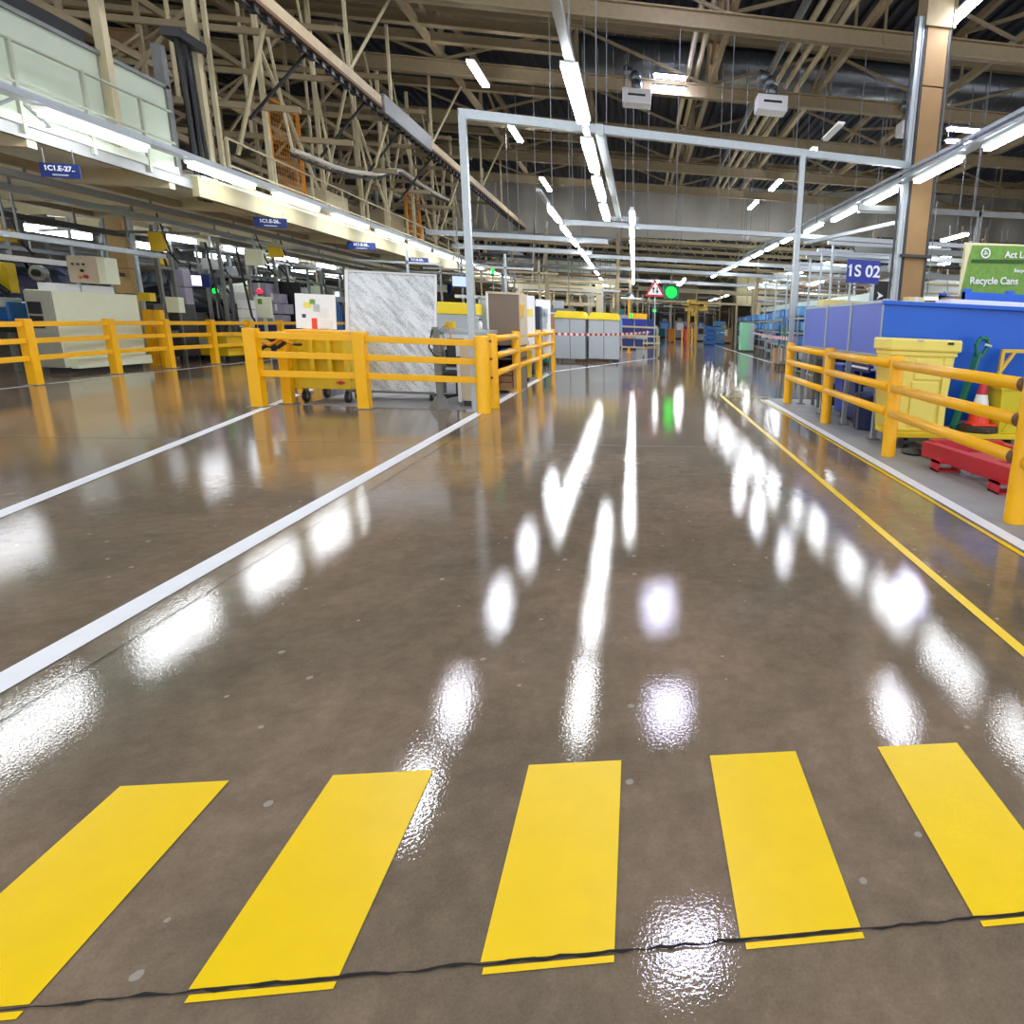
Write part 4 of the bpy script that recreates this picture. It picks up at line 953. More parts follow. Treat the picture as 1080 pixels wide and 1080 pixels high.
frame_box('line_gantry','third grey strut frame along the car line by the purple cartons',-13.4,-12.0,23.4,26.5,3.4,GREYS,levels=(2.5,3.0))
frame_box('line_gantry','fourth grey strut frame along the car line behind the notice board',-13.4,-12.0,28.5,31.5,3.4,GREYS,levels=(2.4,3.0))
frame_box('line_gantry','grey strut frame at the left edge above the blue engine stand',-14.2,-13.5,10.5,14.2,3.4,GREYS,levels=(2.1,2.7,3.1))
frame_box('line_gantry','deep grey strut frame behind the cream cabinet',-17.6,-16.5,14.5,19.5,3.4,GREYS,levels=(1.6,2.3,3.0))
frame_box('line_gantry','deep grey strut frame behind the purple cartons',-17.5,-16.1,22,28,3.4,GREYS,levels=(1.8,2.4,3.0))
frame_box('line_gantry','last grey strut frame far down the car line',-13.4,-12.0,34,38,3.4,GREYS,levels=(1.2,2.3,3.0))
# long service rails under the soffit
for i, (x, z, wd, m, lab, y0, y1) in enumerate(((-11.4,2.62,0.16,GALV,'bright galvanised rail running over the operator panel',8,17.4),(-11.6,2.22,0.1,WHITE,'white rail running just above the engine stand',8,14.9),(-12.4,3.1,0.2,DGREY,'dark cable tray running beneath the soffit over the car line',8,40),(-11.0,3.2,0.22,GREYS,'wide grey ducting under the soffit beyond the tan column',18.8,40),
    (-13.8,2.9,0.25,GREYS,'grey rail deep under the soffit over the cars',8,44),(-15.5,2.7,0.3,DGREY,'dark rail deepest under the soffit over the cars',8,44),(-10.4,3.28,0.12,GALV,'thin galvanised rail under the soffit near the blue signs',12,44),(-9.5,3.35,0.14,GREYS,'grey conduit close under the soffit joists',6,44))):
    t = thing('service_rail', lab, 'rail', (x,(y0+y1)/2,z-0.1))
    MB().box((x-wd/2,y0,z-0.05),(x+wd/2,y1,z+0.05)).build('rail', m, t)
    y = y0+0.6
    while y < y1:
        T((x,y,z+0.05),(x,y,3.5),0.02,6).build('hanger_rod', GREYS, t); y += 2.6
for i, y in enumerate((9.2,12.4,18.2,20.8,23.4,26.2,29.2)):
    t = thing('line_light','low tube light deep under the mezzanine soffit, %s from the near end' % ORD[i],'light',(-12.2,y,3.3),'tube lights deep under the mezzanine')
    MB().bar((-11.9,y,3.24),(-11.9,y+1.2,3.24),0.05,0.03).build('housing', WHITE, t)
    MB().bar((-11.9,y,3.17),(-11.9,y+1.2,3.17),0.16,0.12).build('diffuser', emit('line tube',(244,248,255),9.0), t)
for i, y in enumerate((9,12,15,18,21,24,27,30,33,36,39)):  # tubes added out of sight to lighten the space under the mezzanine
    t = thing('line_light','added hidden tube light above the car bodies, %s from the near end' % ORD[i],'light',(-14.6,y,3.2),'added hidden tube lights above the car bodies')
    MB().bar((-14.6,y,3.24),(-14.6,y+1.6,3.24),0.05,0.03).build('housing', WHITE, t)
    MB().bar((-14.6,y,3.17),(-14.6,y+1.6,3.17),0.26,0.16).build('diffuser', emit('line tube',(244,248,255),9.0), t)
# car bodies
def car_body(label, x, y, z, m, group):
    t = thing('car_shell', label, 'car', (x,y,z), group)
    prof = [(-2.05,0.28),(-2.1,0.7),(-2.0,0.92),(-1.5,1.02),(-0.85,1.1),(-0.25,1.46),(0.9,1.5),(1.6,1.28),(2.0,1.1),(2.1,0.8),(2.05,0.3)]
    under = []
    for cx in (1.35,-1.3):
        under += [(cx+0.38*math.cos(a), 0.28+0.38*math.sin(a)) for a in [k*PI/8 for k in range(9)]]
    poly = prof + under
    mb = MB()
    n = len(poly)
    vs = []
    for s, sc in ((-0.84,1.0),(-0.86,1.0),(0.86,1.0),(0.84,1.0)):
        for (u,v) in poly:
            tw = 0.22*max(0,(v-0.95)/0.55)
            vs.append((x+s*(1-tw), y+u, z+v))
    mb.add(vs, [tuple(range(n)), tuple(range(4*n-1,3*n-1,-1))]+[(k*n+i,(k+1)*n+i,(k+1)*n+(i+1)%n,k*n+(i+1)%n) for k in range(3) for i in range(n)])
    mb.build('body_shell', m, t)
    for s in (-1,1):
        def P(u,v): 
            tw = 0.22*max(0,(v-0.95)/0.55); return (x+s*(0.875*(1-tw)), y+u, z+v)
        for quad in (((-0.75,1.08),(-0.2,1.38),(0.32,1.42),(0.32,1.06)),((0.4,1.06),(0.4,1.42),(0.95,1.4),(1.35,1.1))):
            MB().add([P(u,v) for u,v in quad],[(0,1,2,3)]).build('side_window', GLASS, t)
        for cx in (1.35,-1.3):
            MB().tube((x+s*0.6,y+cx,z+0.3),(x+s*0.82,y+cx,z+0.3),0.3,16).build('wheel', BLACK, t)
    MB().add([(x-0.55,y-0.28,z+1.43),(x+0.55,y-0.28,z+1.43),(x+0.7,y-0.85,z+1.12),(x-0.7,y-0.85,z+1.12)],[(0,1,2,3)]).build('windscreen', GLASS, t)
    MB().add([(x-0.5,y+1.02,z+1.47),(x+0.5,y+1.02,z+1.47),(x+0.62,y+1.62,z+1.26),(x-0.62,y+1.62,z+1.26)],[(0,1,2,3)]).build('rear_window', GLASS, t)
    return t
def skid(x, y, z, label):
    t = thing('car_skid', label, 'skid', (x,y,0), 'skids carrying the car bodies')
    for dx in (-0.6,0.6): MB().box((x+dx-0.08,y-2.1,z-0.14),(x+dx+0.08,y+2.1,z)).build('runner', GREYS, t)
    for dy in (-1.6,1.6):
        MB().box((x-0.7,y+dy-0.06,z-0.12),(x+0.7,y+dy+0.06,z-0.02)).build('crossbar', GREYS, t)
        for dx in (-0.6,0.6): MB().box((x+dx-0.06,y+dy-0.06,0),(x+dx+0.06,y+dy+0.06,z-0.14)).build('leg', GREYS, t)
for (x, y, z, m, c_) in ((-15.2,12.2,1.0,CARK,'black car body at the left edge behind the blue engine stand'),(-15.4,17.4,1.0,CARB,'navy car body behind the cream cabinet'),(-15.0,22.6,1.0,CARK,'black car body between the tan column and purple cartons'),(-14.6,28.6,1.35,CARW,'white car body raised on the line behind the blue machine'),(-14.4,33.4,1.0,CARK,'black car body just beyond the white one'),(-14.0,38.6,1.0,CARB,'navy car body farthest down the line')):
    car_body(c_, x, y, z, m, None if False else 'car bodies on the line'); skid(x, y, z+0.0, 'grey steel skid under the '+c_.split(' at ')[0].split(' behind ')[0].split(' between ')[0].split(' raised ')[0].split(' just ')[0].split(' farthest ')[0]+' '+('at the left edge' if y<13 else 'behind the cream cabinet' if y<18 else 'before the purple cartons' if y<24 else 'on the line' if y<30 else 'beyond the white one' if y<35 else 'farthest away'))
# line side machines
t = thing('engine_stand','blue and silver engine unit on a low stand at the left edge','machine',(-13.4,15.4,0))
MB().box((-13.9,14.9,1.0),(-12.75,15.6,1.42)).build('blue_cover', CARBL, t, 0.06)
MB().box((-13.6,14.82,1.3),(-12.8,15.3,1.5)).build('silver_cover', LGREY, t, 0.04)
MB().box((-13.8,14.9,0.8),(-12.8,15.6,1.0)).build('tray', BLACK, t)
for x in (-13.75,-12.9):
    for y in (15.0,15.5): B((x-0.04,y-0.04,0),(x+0.04,y+0.04,0.8)).build('leg', GREYS, t)
MB().path([(-13.7,14.85,1.55),(-13.4,14.8,1.85),(-13.0,14.85,1.9),(-12.7,14.9,1.6)],0.04,8).build('hose', BLACK, t)
t = thing('yellow_fixture','yellow tooling fixture above the engine stand at the left edge','machine',(-13.6,15.9,1.7))
MB().cbox((-13.6,15.8,2.0),(0.5,0.3,0.45)).build('fixture_body', YEL2, t, 0.03)
MB().bar((-13.6,15.8,2.2),(-13.6,15.8,3.4),0.1).build('drop_pole', GREYS, t)
MB().cbox((-13.35,15.7,1.85),(0.2,0.2,0.5)).build('clamp_arm', YEL2, t)
for (x, y, z, m, lab) in ((-13.6,14.7,1.62,LEDR,'red beacon lamp at the far left edge'),(-11.9,22.2,1.95,LEDR,'red beacon lamp above the cream panel box'),(-12.0,20.2,1.86,LEDG2,'green beacon lamp by the grey strut frame')):
    t = thing('beacon_lamp', lab, 'lamp', (x,y,z))
    MB().lathe([(0.06,0),(0.07,0.05),(0.06,0.12),(0.02,0.14)],(x,y,z),12).build('lens', m, t)
    MB().lathe([(0.07,-0.06),(0.07,0)],(x,y,z),12).build('base', DGREY, t)
    T((x,y,z-0.06),(x,y,z-0.7),0.02,6).build('pole', GREYS, t)
t = thing('wheel_hub','bright metal wheel hub assembly above the engine stand','machine part',(-13.1,16.2,1.9))
MB().tube((-13.1,16.1,2.05),(-13.1,16.2,2.05),0.17,14).build('disc', GALV, t)
MB().tube((-13.1,16.05,2.05),(-13.1,16.12,2.05),0.08,10).build('hub', BLACK, t)
MB().bar((-13.0,16.2,2.0),(-12.9,16.2,1.2),0.07).build('strut_leg', GREYS, t)
t = thing('yellow_guard','yellow machine guard posts right of the cream cabinet','guard',(-12.0,17.5,0))
for x in (-11.9,-11.65): MB().box((x-0.07,17.3,0),(x+0.07,17.45,1.35)).build('post', YEL, t)
MB().box((-12.0,17.3,1.55),(-11.75,17.5,1.75)).build('bracket', YEL2, t)
t = thing('junction_box','small white electrical box right of the tan column','box',(-11.6,17.9,1.3))
MB().box((-11.75,17.8,1.3),(-11.45,18.0,1.68)).build('box_body', PALEC, t, 0.01)
MB().box((-12.0,17.75,1.25),(-11.78,17.9,1.5)).build('socket_plate', GREYS, t)
MB().bar((-11.6,17.95,0),(-11.6,17.95,1.3),0.06).build('stand', DGREY, t)
t = thing('grey_locker','pale grey segmented duct standing on the car line','duct',(-12.3,19.4,0))
for k in range(5): MB().box((-12.5,19.2,0.1+0.47*k),(-12.15,19.5,0.55+0.47*k)).build('segment', PURPLE, t, 0.01)
MB().box((-12.45,19.25,0),(-12.2,19.45,0.1)).build('foot', DGREY, t)
t = thing('line_monitor','purple edged monitor on the car line by the green beacon','screen',(-12.3,20.0,2.0))
MB().box((-12.5,20.0,2.0),(-12.0,20.08,2.36)).build('bezel', BLUED, t)
MB().box((-12.45,19.99,2.04),(-12.2,20.0,2.32)).build('display', emit('screen pink',(240,220,225),0.8), t)
T((-12.25,20.04,2.36),(-12.25,20.04,3.3),0.03,6).build('drop_pole', GREYS, t)
t = thing('paper_stack','stack of white boxes standing by the car line frame','carton',(-11.9,21.4,0.4))
for k in range(3): MB().box((-12.1,21.3,0.9+0.28*k),(-11.75,21.6,1.16+0.28*k)).build('white_box', PAPER, t)
MB().box((-12.15,21.25,0.0),(-11.7,21.65,0.9)).build('stand', DGREY, t)
t = thing('panel_box','pale cream panel box with green sticker left of the purple cartons','panel',(-11.75,22.1,1.2))
MB().box((-12.0,22.0,1.2),(-11.55,22.15,1.85)).build('box_body', PALEC, t, 0.01)
MB().box((-11.88,21.985,1.62),(-11.76,22.0,1.78)).build('sticker', GREEN2, t)
MB().bar((-11.78,22.1,0),(-11.78,22.1,1.2),0.07).build('stand', PALEC, t)
# purple cartons on a dark stand
t = thing('carton_stand','dark blue stand holding purple grey cartons','stand',(-12.3,23.2,0))
MB().box((-13.0,22.9,0),(-11.4,23.7,1.0)).build('stand_body', BLUED, t)
MB().box((-13.0,23.65,1.0),(-11.4,23.7,2.4)).build('back_panel', BLACK, t)
i = 0
for (x0,x1,z0,z1) in ((-12.75,-12.25,1.0,1.32),(-12.22,-11.72,1.0,1.3),(-12.6,-12.15,1.34,1.64),(-12.12,-11.6,1.34,1.66),(-12.62,-12.2,1.66,1.95),(-12.14,-11.75,1.68,1.98),(-12.5,-12.1,1.97,2.3),(-13.0,-12.78,1.0,1.45)):
    carton('purple_carton','purple grey carton on the dark stand, %s' % ('bottom left','bottom right','second layer left','second layer right','third layer left','third layer right','topmost','at the left end')[i],'carton',(x0,22.95,z0),(x1,23.5,z1),PURPLE,'purple grey cartons by the car line'); i += 1
t = thing('blue_machine','glossy blue machine unit right of the purple cartons','machine',(-11.6,25.6,0))
MB().prism([(25.0,0.7),(26.2,0.7),(26.2,1.7),(25.6,2.0),(25.0,1.8)],'x',-12.4,-11.2).build('cover', CARBL, t, 0.03)
MB().box((-12.3,25.05,0),(-11.3,26.1,0.7)).build('base', BLACK, t)
MB().box((-11.7,24.98,1.0),(-11.5,25.0,1.35)).build('label_plate', PAPER, t)
t = thing('ladder','white access ladder behind the notice board','ladder',(-11.6,28.5,1.0))
for dx in (-0.25,0.25): MB().bar((-11.6+dx,28.3,0),(-11.6+dx,28.6,3.2),0.06).build('stile', WHITE, t)
for k in range(9): MB().bar((-11.85,28.32+0.03*k,0.35+0.32*k),(-11.35,28.32+0.03*k,0.35+0.32*k),0.04).build('rung', WHITE, t)
t = thing('brass_damper','olive yellow gearbox below the white car body','machine',(-12.9,27.3,1.2))
MB().lathe([(0.1,0),(0.3,0.08),(0.33,0.25),(0.2,0.36)],(-12.9,27.3,1.2),12).build('housing', mat('olive',(150,136,40),0.4), t)
MB().bar((-12.9,27.3,0),(-12.9,27.3,1.2),0.2).build('pedestal', DGREY, t)
for i, (x, y, h, m) in enumerate(((-12.6,10.2,1.3,GREYS),(-13.2,12.6,1.0,YEL2),(-12.4,18.9,1.5,DGREY),(-11.9,23.9,0.8,RED),(-12.2,27.0,1.6,GREYS),(-11.9,30.6,1.5,DGREY),(-11.9,33.0,1.7,LGREY),(-12.2,36.0,1.6,GREYS),(-11.6,20.8,0.75,YEL2),(-11.7,19.6,0.7,YEL2))):
    lab = ('grey line side machine at the very left','yellow tool cart at the left edge','dark machine beside the tan column','red tool box below the purple cartons','grey line side machine by the blue machine','dark machine behind the ladder','pale machine far down the car line','grey machine farthest down the car line','low yellow tub right of the cream cabinet','lower yellow tub nearest the tan column')[i]
    t = thing('line_machine', lab, 'machine', (x,y,0))
    MB().box((x-0.4,y-0.35,0.15),(x+0.4,y+0.35,h)).build('body', m, t, 0.02)
    MB().box((x-0.3,y-0.37,h*0.5),(x+0.1,y-0.35,h*0.85)).build('access_panel', LGREY if m is not LGREY else DGREY, t)
    for dx in (-0.32,0.32): MB().box((x+dx-0.05,y-0.3,0),(x+dx+0.05,y+0.3,0.15)).build('foot', BLACK, t)
    MB().path([(x+0.2,y,h),(x+0.25,y,h+0.3),(x+0.1,y+0.1,h+0.5),(x-0.1,y+0.1,3.2)],0.03,6).build('hose', BLACK, t)
r5 = random.Random(5)
DP = ['near the left edge','above the cream cabinet','by the tan column','above the purple cartons','by the white car','far along the line']
for i in range(34):
    y = 9.5+i*0.95; x = -9.8-4.2*r5.random() if i % 3 else -12.3-1.6*r5.random()
    zb = 1.5+1.2*r5.random()
    if x > -11.6: zb = 2.5+0.5*r5.random()
    if i < 8: x = -13.3-0.5*r5.random()
    k_ = min(5, int((y-9)/5.6))
    t = thing('service_drop','%s service drop with a small box hanging under the soffit, %s' % (ORD[i] if i < 24 else ('twenty-fifth','twenty-sixth','twenty-seventh','twenty-eighth','twenty-ninth','thirtieth','thirty-first','thirty-second','thirty-third','thirty-fourth')[i-24], DP[k_]),'service drop',(x,y,zb),'service drops under the soffit')
    MB().bar((x,y,zb),(x,y,3.5),0.05).build('drop_pole', r5.choice([GALV,LGREY,CREAM]), t)
    bw = 0.12+0.16*r5.random()
    MB().box((x-bw,y-0.1,zb-0.05),(x+bw,y+0.1,zb+0.15+0.3*r5.random())).build('outlet_box', r5.choice([LGREY,PAPER,PALEC,DGREY,BLUED,GALV,YEL2]), t, 0.01)
    MB().bar((x-0.8,y,3.0+0.3*r5.random()),(x+0.9,y,3.1+0.2*r5.random()),0.06).build('cross_arm', r5.choice([GALV,GREYS,LGREY]), t)
    MB().path([(x+bw,y,zb),(x+bw+0.25,y,zb-0.3),(x+bw+0.1,y,zb-0.1),(x+0.05,y,zb+0.8)],0.018,5).build('cable', BLACK, t)
# robot arms and hanging tools
for i, (x, y) in enumerate(((-13.2,11.4),(-13.3,14.0),(-13.0,19.8),(-13.3,22.0),(-13.1,25.0),(-12.9,31.2),(-12.8,34.6))):
    t = thing('tool_balancer','hanging tool balancer and cable over the car line, %s from the near end' % ORD[i],'tool',(x,y,1.7),'hanging tools over the car line')
    MB().lathe([(0.06,0),(0.13,0.06),(0.13,0.2),(0.05,0.26)],(x,y,2.5),10).build('balancer', (LGREY,DGREY,YEL2)[i%3], t)
    T((x,y,2.76),(x,y,3.4),0.015,5).build('hook_rod', GREYS, t)
    MB().path([(x,y,2.5),(x+0.1,y,2.2),(x-0.05,y+0.1,1.95)],0.02,6).build('cable', BLACK, t)
    MB().tube((x-0.05,y+0.1,1.95),(x+0.12,y+0.1,1.75),0.05,8).build('nutrunner', (BLACK,GREYS)[i%2], t)
    MB().path([(x+0.4,y,3.0),(x+0.7,y,2.6),(x+0.5,y+0.2,2.3),(x+0.2,y+0.1,2.5),(x+0.3,y,2.9)],0.03,6).build('hose_loop', BLACK, t)
# ------------------------------------------------------------------ right bay
t = thing('framed_screen','grey framed screen with three faded blue upper panels along the right barrier','screen',(3.45,10.6,0))
for y in (8.55,9.9,11.2,12.7): MB().bar((3.42,y,0.02),(3.42,y,1.98),0.07).build('post', GALV, t); MB().box((3.34,y-0.08,0),(3.5,y+0.08,0.02)).build('foot_plate', GREYS, t)
for y0, y1 in ((8.6,9.86),(9.94,11.16),(11.24,12.66)):
    MB().box((3.4,y0,1.22),(3.43,y1,1.93)).build('blue_panel', BLUEP, t)
for z in (1.2,1.95): MB().bar((3.42,8.55,z),(3.42,12.7,z),0.05,0.04).build('cross_rail', GALV, t)
# big blue skip facing the camera
t = thing('blue_skip','large glossy blue steel skip behind the pale yellow box','skip',(5.4,9.2,0))
mb = MB()
mb.add([(3.38,8.6,0.2),(9.0,8.75,0.2),(9.0,8.62,1.3),(3.38,8.5,1.3),(9.0,8.62,1.98),(3.38,8.5,1.94),(9.0,9.35,1.98),(4.3,9.35,1.94),(9,9.35,0.2),(4.3,9.35,0.2)],
       [(0,1,2,3),(3,2,4,5),(4,6,7,5),(1,8,6,4,2),(0,3,5,7,9),(9,7,6,8),(0,9,8,1)])
mb.build('skip_body', BLUE, t)
MB().box((3.36,8.47,1.9),(9.0,8.56,1.96)).build('top_rim', BLUE, t, 0.01)
for x in (5.2,8.4): MB().box((x-0.1,8.75,0),(x+0.1,9.3,0.2)).build('skid_foot', BLACK, t)
MB().tube((4.98,8.46,1.48),(4.98,8.52,1.48),0.025,8).build('bolt', BLUEM, t)
# bins below the panels
def barrel(label, x, y, r, h, m, name='plastic_drum', cat='drum', group=None):
    t = thing(name, label, cat, (x,y,0), group)
    MB().lathe([(r*0.9,0),(r,0.03),(r,h*0.33),(r*1.03,h*0.34),(r*1.03,h*0.37),(r,h*0.38),(r,h-0.04),(r*0.95,h)],(x,y,0),20).build('drum_body', m, t, smooth=True)
    MB().lathe([(r*1.02,0),(r*1.02,0.04),(r*0.9,0.05)],(x,y,h-0.03),20).build('lid_ring', m, t)
    return t
barrel('dark blue round drum under the screen nearest the skip',3.75,8.95-0.0,0.22,0.72,BLUED,group=None) if False else None
def wheelie(label, x, y, m, h=0.95):
    t = thing('wheeled_bin', label, 'bin', (x,y,0), 'wheeled bins under the blue panels')
    MB().prism([(x-0.2,0.08),(x+0.2,0.08),(x+0.26,h),(x-0.26,h)],'y',y-0.25,y+0.25).build('bin_body', m, t, 0.02)
    MB().box((x-0.29,y-0.28,h),(x+0.29,y+0.28,h+0.06)).build('lid', m, t, 0.02)
    for dx in (-0.18,0.18): MB().tube((x+dx-0.03,y-0.22,0.08),(x+dx+0.03,y-0.22,0.08),0.08,12).build('wheel', BLACK, t)
    MB().box((x-0.1,y-0.255,h*0.55),(x+0.1,y-0.25,h*0.75)).build('label_patch', LGREY, t)
    return t
wheelie('black wheeled bin under the farthest blue panel',3.85,12.1,BLACK)
wheelie('royal blue wheeled bin under the middle blue panel',3.85,10.9,mat('royal',(20,56,160),0.4),0.9)
wheelie('navy wheeled bin under the nearest blue panel',3.85,10.25,BLUED,0.85) 
t = thing('round_drum','dark blue round drum on the floor right of the wheeled bins','drum',(3.66,9.55,0))
MB().lathe([(0.2,0),(0.22,0.02),(0.22,0.5),(0.24,0.52),(0.24,0.56),(0.22,0.57)],(3.68,9.5,0),20).build('drum_body', mat('slate drum',(52,58,92),0.35), t, smooth=True)
MB().lathe([(0.2,0),(0.2,0.012)],(3.68,9.5,0.57),20).build('drum_lid', BLUED, t)
t = thing('bin_label','white striped notice plate under the nearest blue panel','sign',(3.5,9.6,0.9))
MB().box((3.44,9.0,0.92),(3.46,9.8,1.18)).build('plate', BLUED, t)
for z in (0.97,1.05,1.12): MB().box((3.425,9.05,z),(3.44,9.75,z+0.03)).build('white_stripe', PAPER, t)
MB().bar((3.47,9.4,0.02),(3.47,9.4,1.2),0.03).build('support', GREYS, t)
# yellow flatbed trolley
t = thing('flatbed_trolley','low yellow flatbed trolley carrying the pale yellow box, cone and yellow tub','trolley',(4.3,8.1,0))
MB().box((3.38,7.75,0.17),(5.3,8.42,0.24)).build('deck', YEL2, t, 0.008)
MB().box((3.28,8.0,0.24),(3.42,8.15,0.28)).build('tow_plate', YEL2, t)
MB().bar((5.1,8.35,0.24),(5.16,8.38,1.36),0.05).bar((5.16,8.38,1.34),(6.1,8.38,1.36),0.05).bar((5.12,8.36,1.02),(5.34,8.38,1.34),0.045).build('push_handle', mat('handle yellow',(214,176,60),0.45), t)
for x, y in ((3.6,7.9),(5.1,7.9),(3.6,8.3),(5.1,8.3)): MB().tube((x-0.03,y,0.08),(x+0.03,y,0.08),0.08,12).build('wheel', BLACK, t)
t = thing('yellow_container','large pale yellow lidded plastic container on the flatbed trolley','container',(3.75,8.15,0.24))
mb = MB(); mb.prism([(3.36,0.24),(4.12,0.24),(4.2,1.26),(3.3,1.26)],'y',7.9,8.4); mb.build('tub_body', YPALE, t, 0.02)
MB().box((3.25,7.84,1.3),(4.25,8.44,1.46)).build('lid', YPALE, t, 0.025)
MB().box((3.29,7.87,1.24),(4.21,8.42,1.3)).build('neck_band', YPALE, t, 0.01)
MB().prism([(3.62,0.3),(3.98,0.3),(4.0,0.9),(3.62,0.9)],'y',7.875,7.9).build('recess_panel', YPALE, t, 0.01)
MB().box((3.64,7.88,0.93),(4.04,7.9,1.2)).build('upper_panel', YPALE, t, 0.01)
for x in (3.46,4.08): MB().box((x-0.05,7.86,0.26),(x+0.05,7.9,1.22)).build('corner_rib', YPALE, t, 0.01)
MB().box((3.62,7.83,1.42),(3.7,7.85,1.45)).build('lid_catch', BEIGE, t); MB().box((4.04,7.83,1.4),(4.12,7.84,1.43)).build('lid_catch', BLACK, t)
t = thing('traffic_cone','orange red traffic cone with a white band on a dark round block','cone',(4.72,8.0,0.33))
MB().box((4.52,7.82,0.33),(4.9,8.2,0.36)).build('cone_base', ORANGE, t, 0.01)
MB().lathe([(0.15,0.03),(0.118,0.22)],(4.71,8.01,0.33),18).build('cone_foot', ORANGE, t)
MB().lathe([(0.118,0.22),(0.075,0.42)],(4.71,8.01,0.33),18).build('white_band', PAPER, t)
MB().lathe([(0.075,0.42),(0.04,0.62),(0.03,0.63)],(4.71,8.01,0.33),18).build('cone_tip', RED, t)
t = thing('round_block','dark brown round block under the traffic cone on the trolley','block',(4.7,8.0,0.24))
MB().lathe([(0.27,0),(0.28,0.02),(0.28,0.07),(0.26,0.09)],(4.7,8.02,0.24),24).build('disc', mat('dark wood',(56,46,38),0.6), t)
MB().lathe([(0.03,0),(0.03,0.02)],(4.7,7.75,0.27),8).build('centre_stud', RUST, t)
t = thing('green_jack_handle','green pump handle with a loop grip leaning against the blue skip','handle',(4.6,8.2,0.24))
mb = MB(); mb.bar((4.4,8.1,0.26),(4.74,8.3,1.3),0.1,0.06); mb.build('shaft', GREEN, t, 0.01)
mb = MB(); mb.path([(4.72,8.28,1.26),(4.68,8.28,1.4),(4.74,8.29,1.5),(4.86,8.31,1.5),(4.88,8.31,1.4),(4.8,8.3,1.26),(4.72,8.28,1.26)],0.03,8); mb.build('loop_grip', GREEN, t)
MB().bar((4.8,8.27,1.42),(4.9,8.26,1.4),0.03).build('release_lever', GALV, t)
MB().bar((4.36,8.08,0.26),(4.62,8.15,0.32),0.08,0.1).build('knuckle', GREEN, t)
t = thing('yellow_tub','olive yellow steel tub on the right of the trolley','tub',(5.05,8.1,0.24))
MB().prism([(4.9,0.24),(5.7,0.24),(5.8,0.86),(4.86,0.86)],'y',7.8,8.3).build('tub_body', mat('olive yellow',(206,190,16),0.45), t, 0.01)
MB().box((4.84,7.78,0.84),(5.82,8.32,0.88)).build('rim', mat('olive yellow',(206,190,16),0.45), t)
MB().bar((4.95,7.79,0.28),(5.3,7.79,0.8),0.05,0.02).build('diagonal_rib', YEL2, t)
t = thing('white_sheet','crumpled white sheet and red scrap poking out of the olive tub','sheet',(5.1,8.05,0.88))
MB().add([(4.92,7.95,0.89),(5.3,7.9,0.97),(5.45,8.2,0.93),(5.0,8.25,0.95)],[(0,1,2,3)]).build('sheet', PAPER, t)
MB().cbox((5.38,8.0,0.94),(0.25,0.1,0.08),0.3).build('red_scrap', ORANGE, t)
t = thing('dark_chassis','dark wheeled steel dolly lying under the trolley edge','dolly',(3.8,7.3,0))
# red lifting frame on the floor
t = thing('red_lifting_frame','red painted steel channel frame lying on the floor behind the near barrier posts','stillage',(3.7,6.2,0))
def chan(p, q, h, m, nm):
    p, q = Vector(p), Vector(q)
    mb = MB(); mb.bar(p+Vector((0,0,h/2)), q+Vector((0,0,h/2)), 0.03, h)
    d_ = (q-p).normalized(); s_ = Vector((d_.y,-d_.x,0))*-0.05
    mb.bar(p+s_+Vector((0,0,h-0.01)), q+s_+Vector((0,0,h-0.01)), 0.12, 0.025); mb.bar(p+s_+Vector((0,0,0.012)), q+s_+Vector((0,0,0.012)), 0.12, 0.025)
    return mb.build(nm, m, t)
chan((3.42,6.95,0.1),(3.72,5.0,0.1),0.17,RED,'main_channel')
chan((4.35,7.0,0.1),(4.6,5.0,0.1),0.17,RED,'rear_channel')
MB().box((3.5,6.86,0.14),(4.4,6.98,0.3)).build('cross_beam', RED, t)
MB().box((3.62,5.95,0.22),(4.5,6.4,0.25)).build('top_plate', RED, t)
for x, y in ((3.46,6.55),(3.62,5.6)): 
    MB().box((x-0.08,y-0.09,0),(x+0.2,y+0.09,0.02)).box((x-0.08,y-0.09,0.1),(x+0.2,y+0.09,0.12)).box((x-0.08,y-0.09,0),(x-0.06,y+0.09,0.12)).box((x+0.18,y-0.09,0),(x+0.2,y+0.09,0.12)).build('fork_pocket', RED, t)
bpy.data.objects.remove(bpy.data.objects['dark_chassis'])
t = thing('floor_dolly','dark dusty dolly with small wheels behind the red channel frame','dolly',(3.9,7.4,0))
MB().box((3.6,7.2,0.1),(4.7,7.6,0.16)).build('platform', BLACK, t)
for x in (3.7,4.6): MB().tube((x-0.03,7.3,0.05),(x+0.03,7.3,0.05),0.05,10).build('wheel', DGREY, t)
MB().lathe([(0.12,0),(0.15,0.03),(0.1,0.07)],(3.55,7.5,0),10).build('rag_lump', DGREY, t)
# blue number sign
t = thing('number_sign','blue square sign reading 1S 02 above the blue panels','sign',(4.28,12,2.45))
MB().box((3.96,12,2.44),(4.61,12.03,2.87)).build('sign_plate', SIGNB, t)
text('1S 02', 0.3, (4.29,11.994,2.655),(1,0,0),(0,0,1), PAPER, t)
MB().box((3.96,11.997,2.645),(4.61,11.999,2.655)).build('seam', SIGNB, t)
for x in (4.05,4.52): T((x,12.02,0),(x,12.02,2.44),0.02,6).build('post', GALV, t)
# green banner

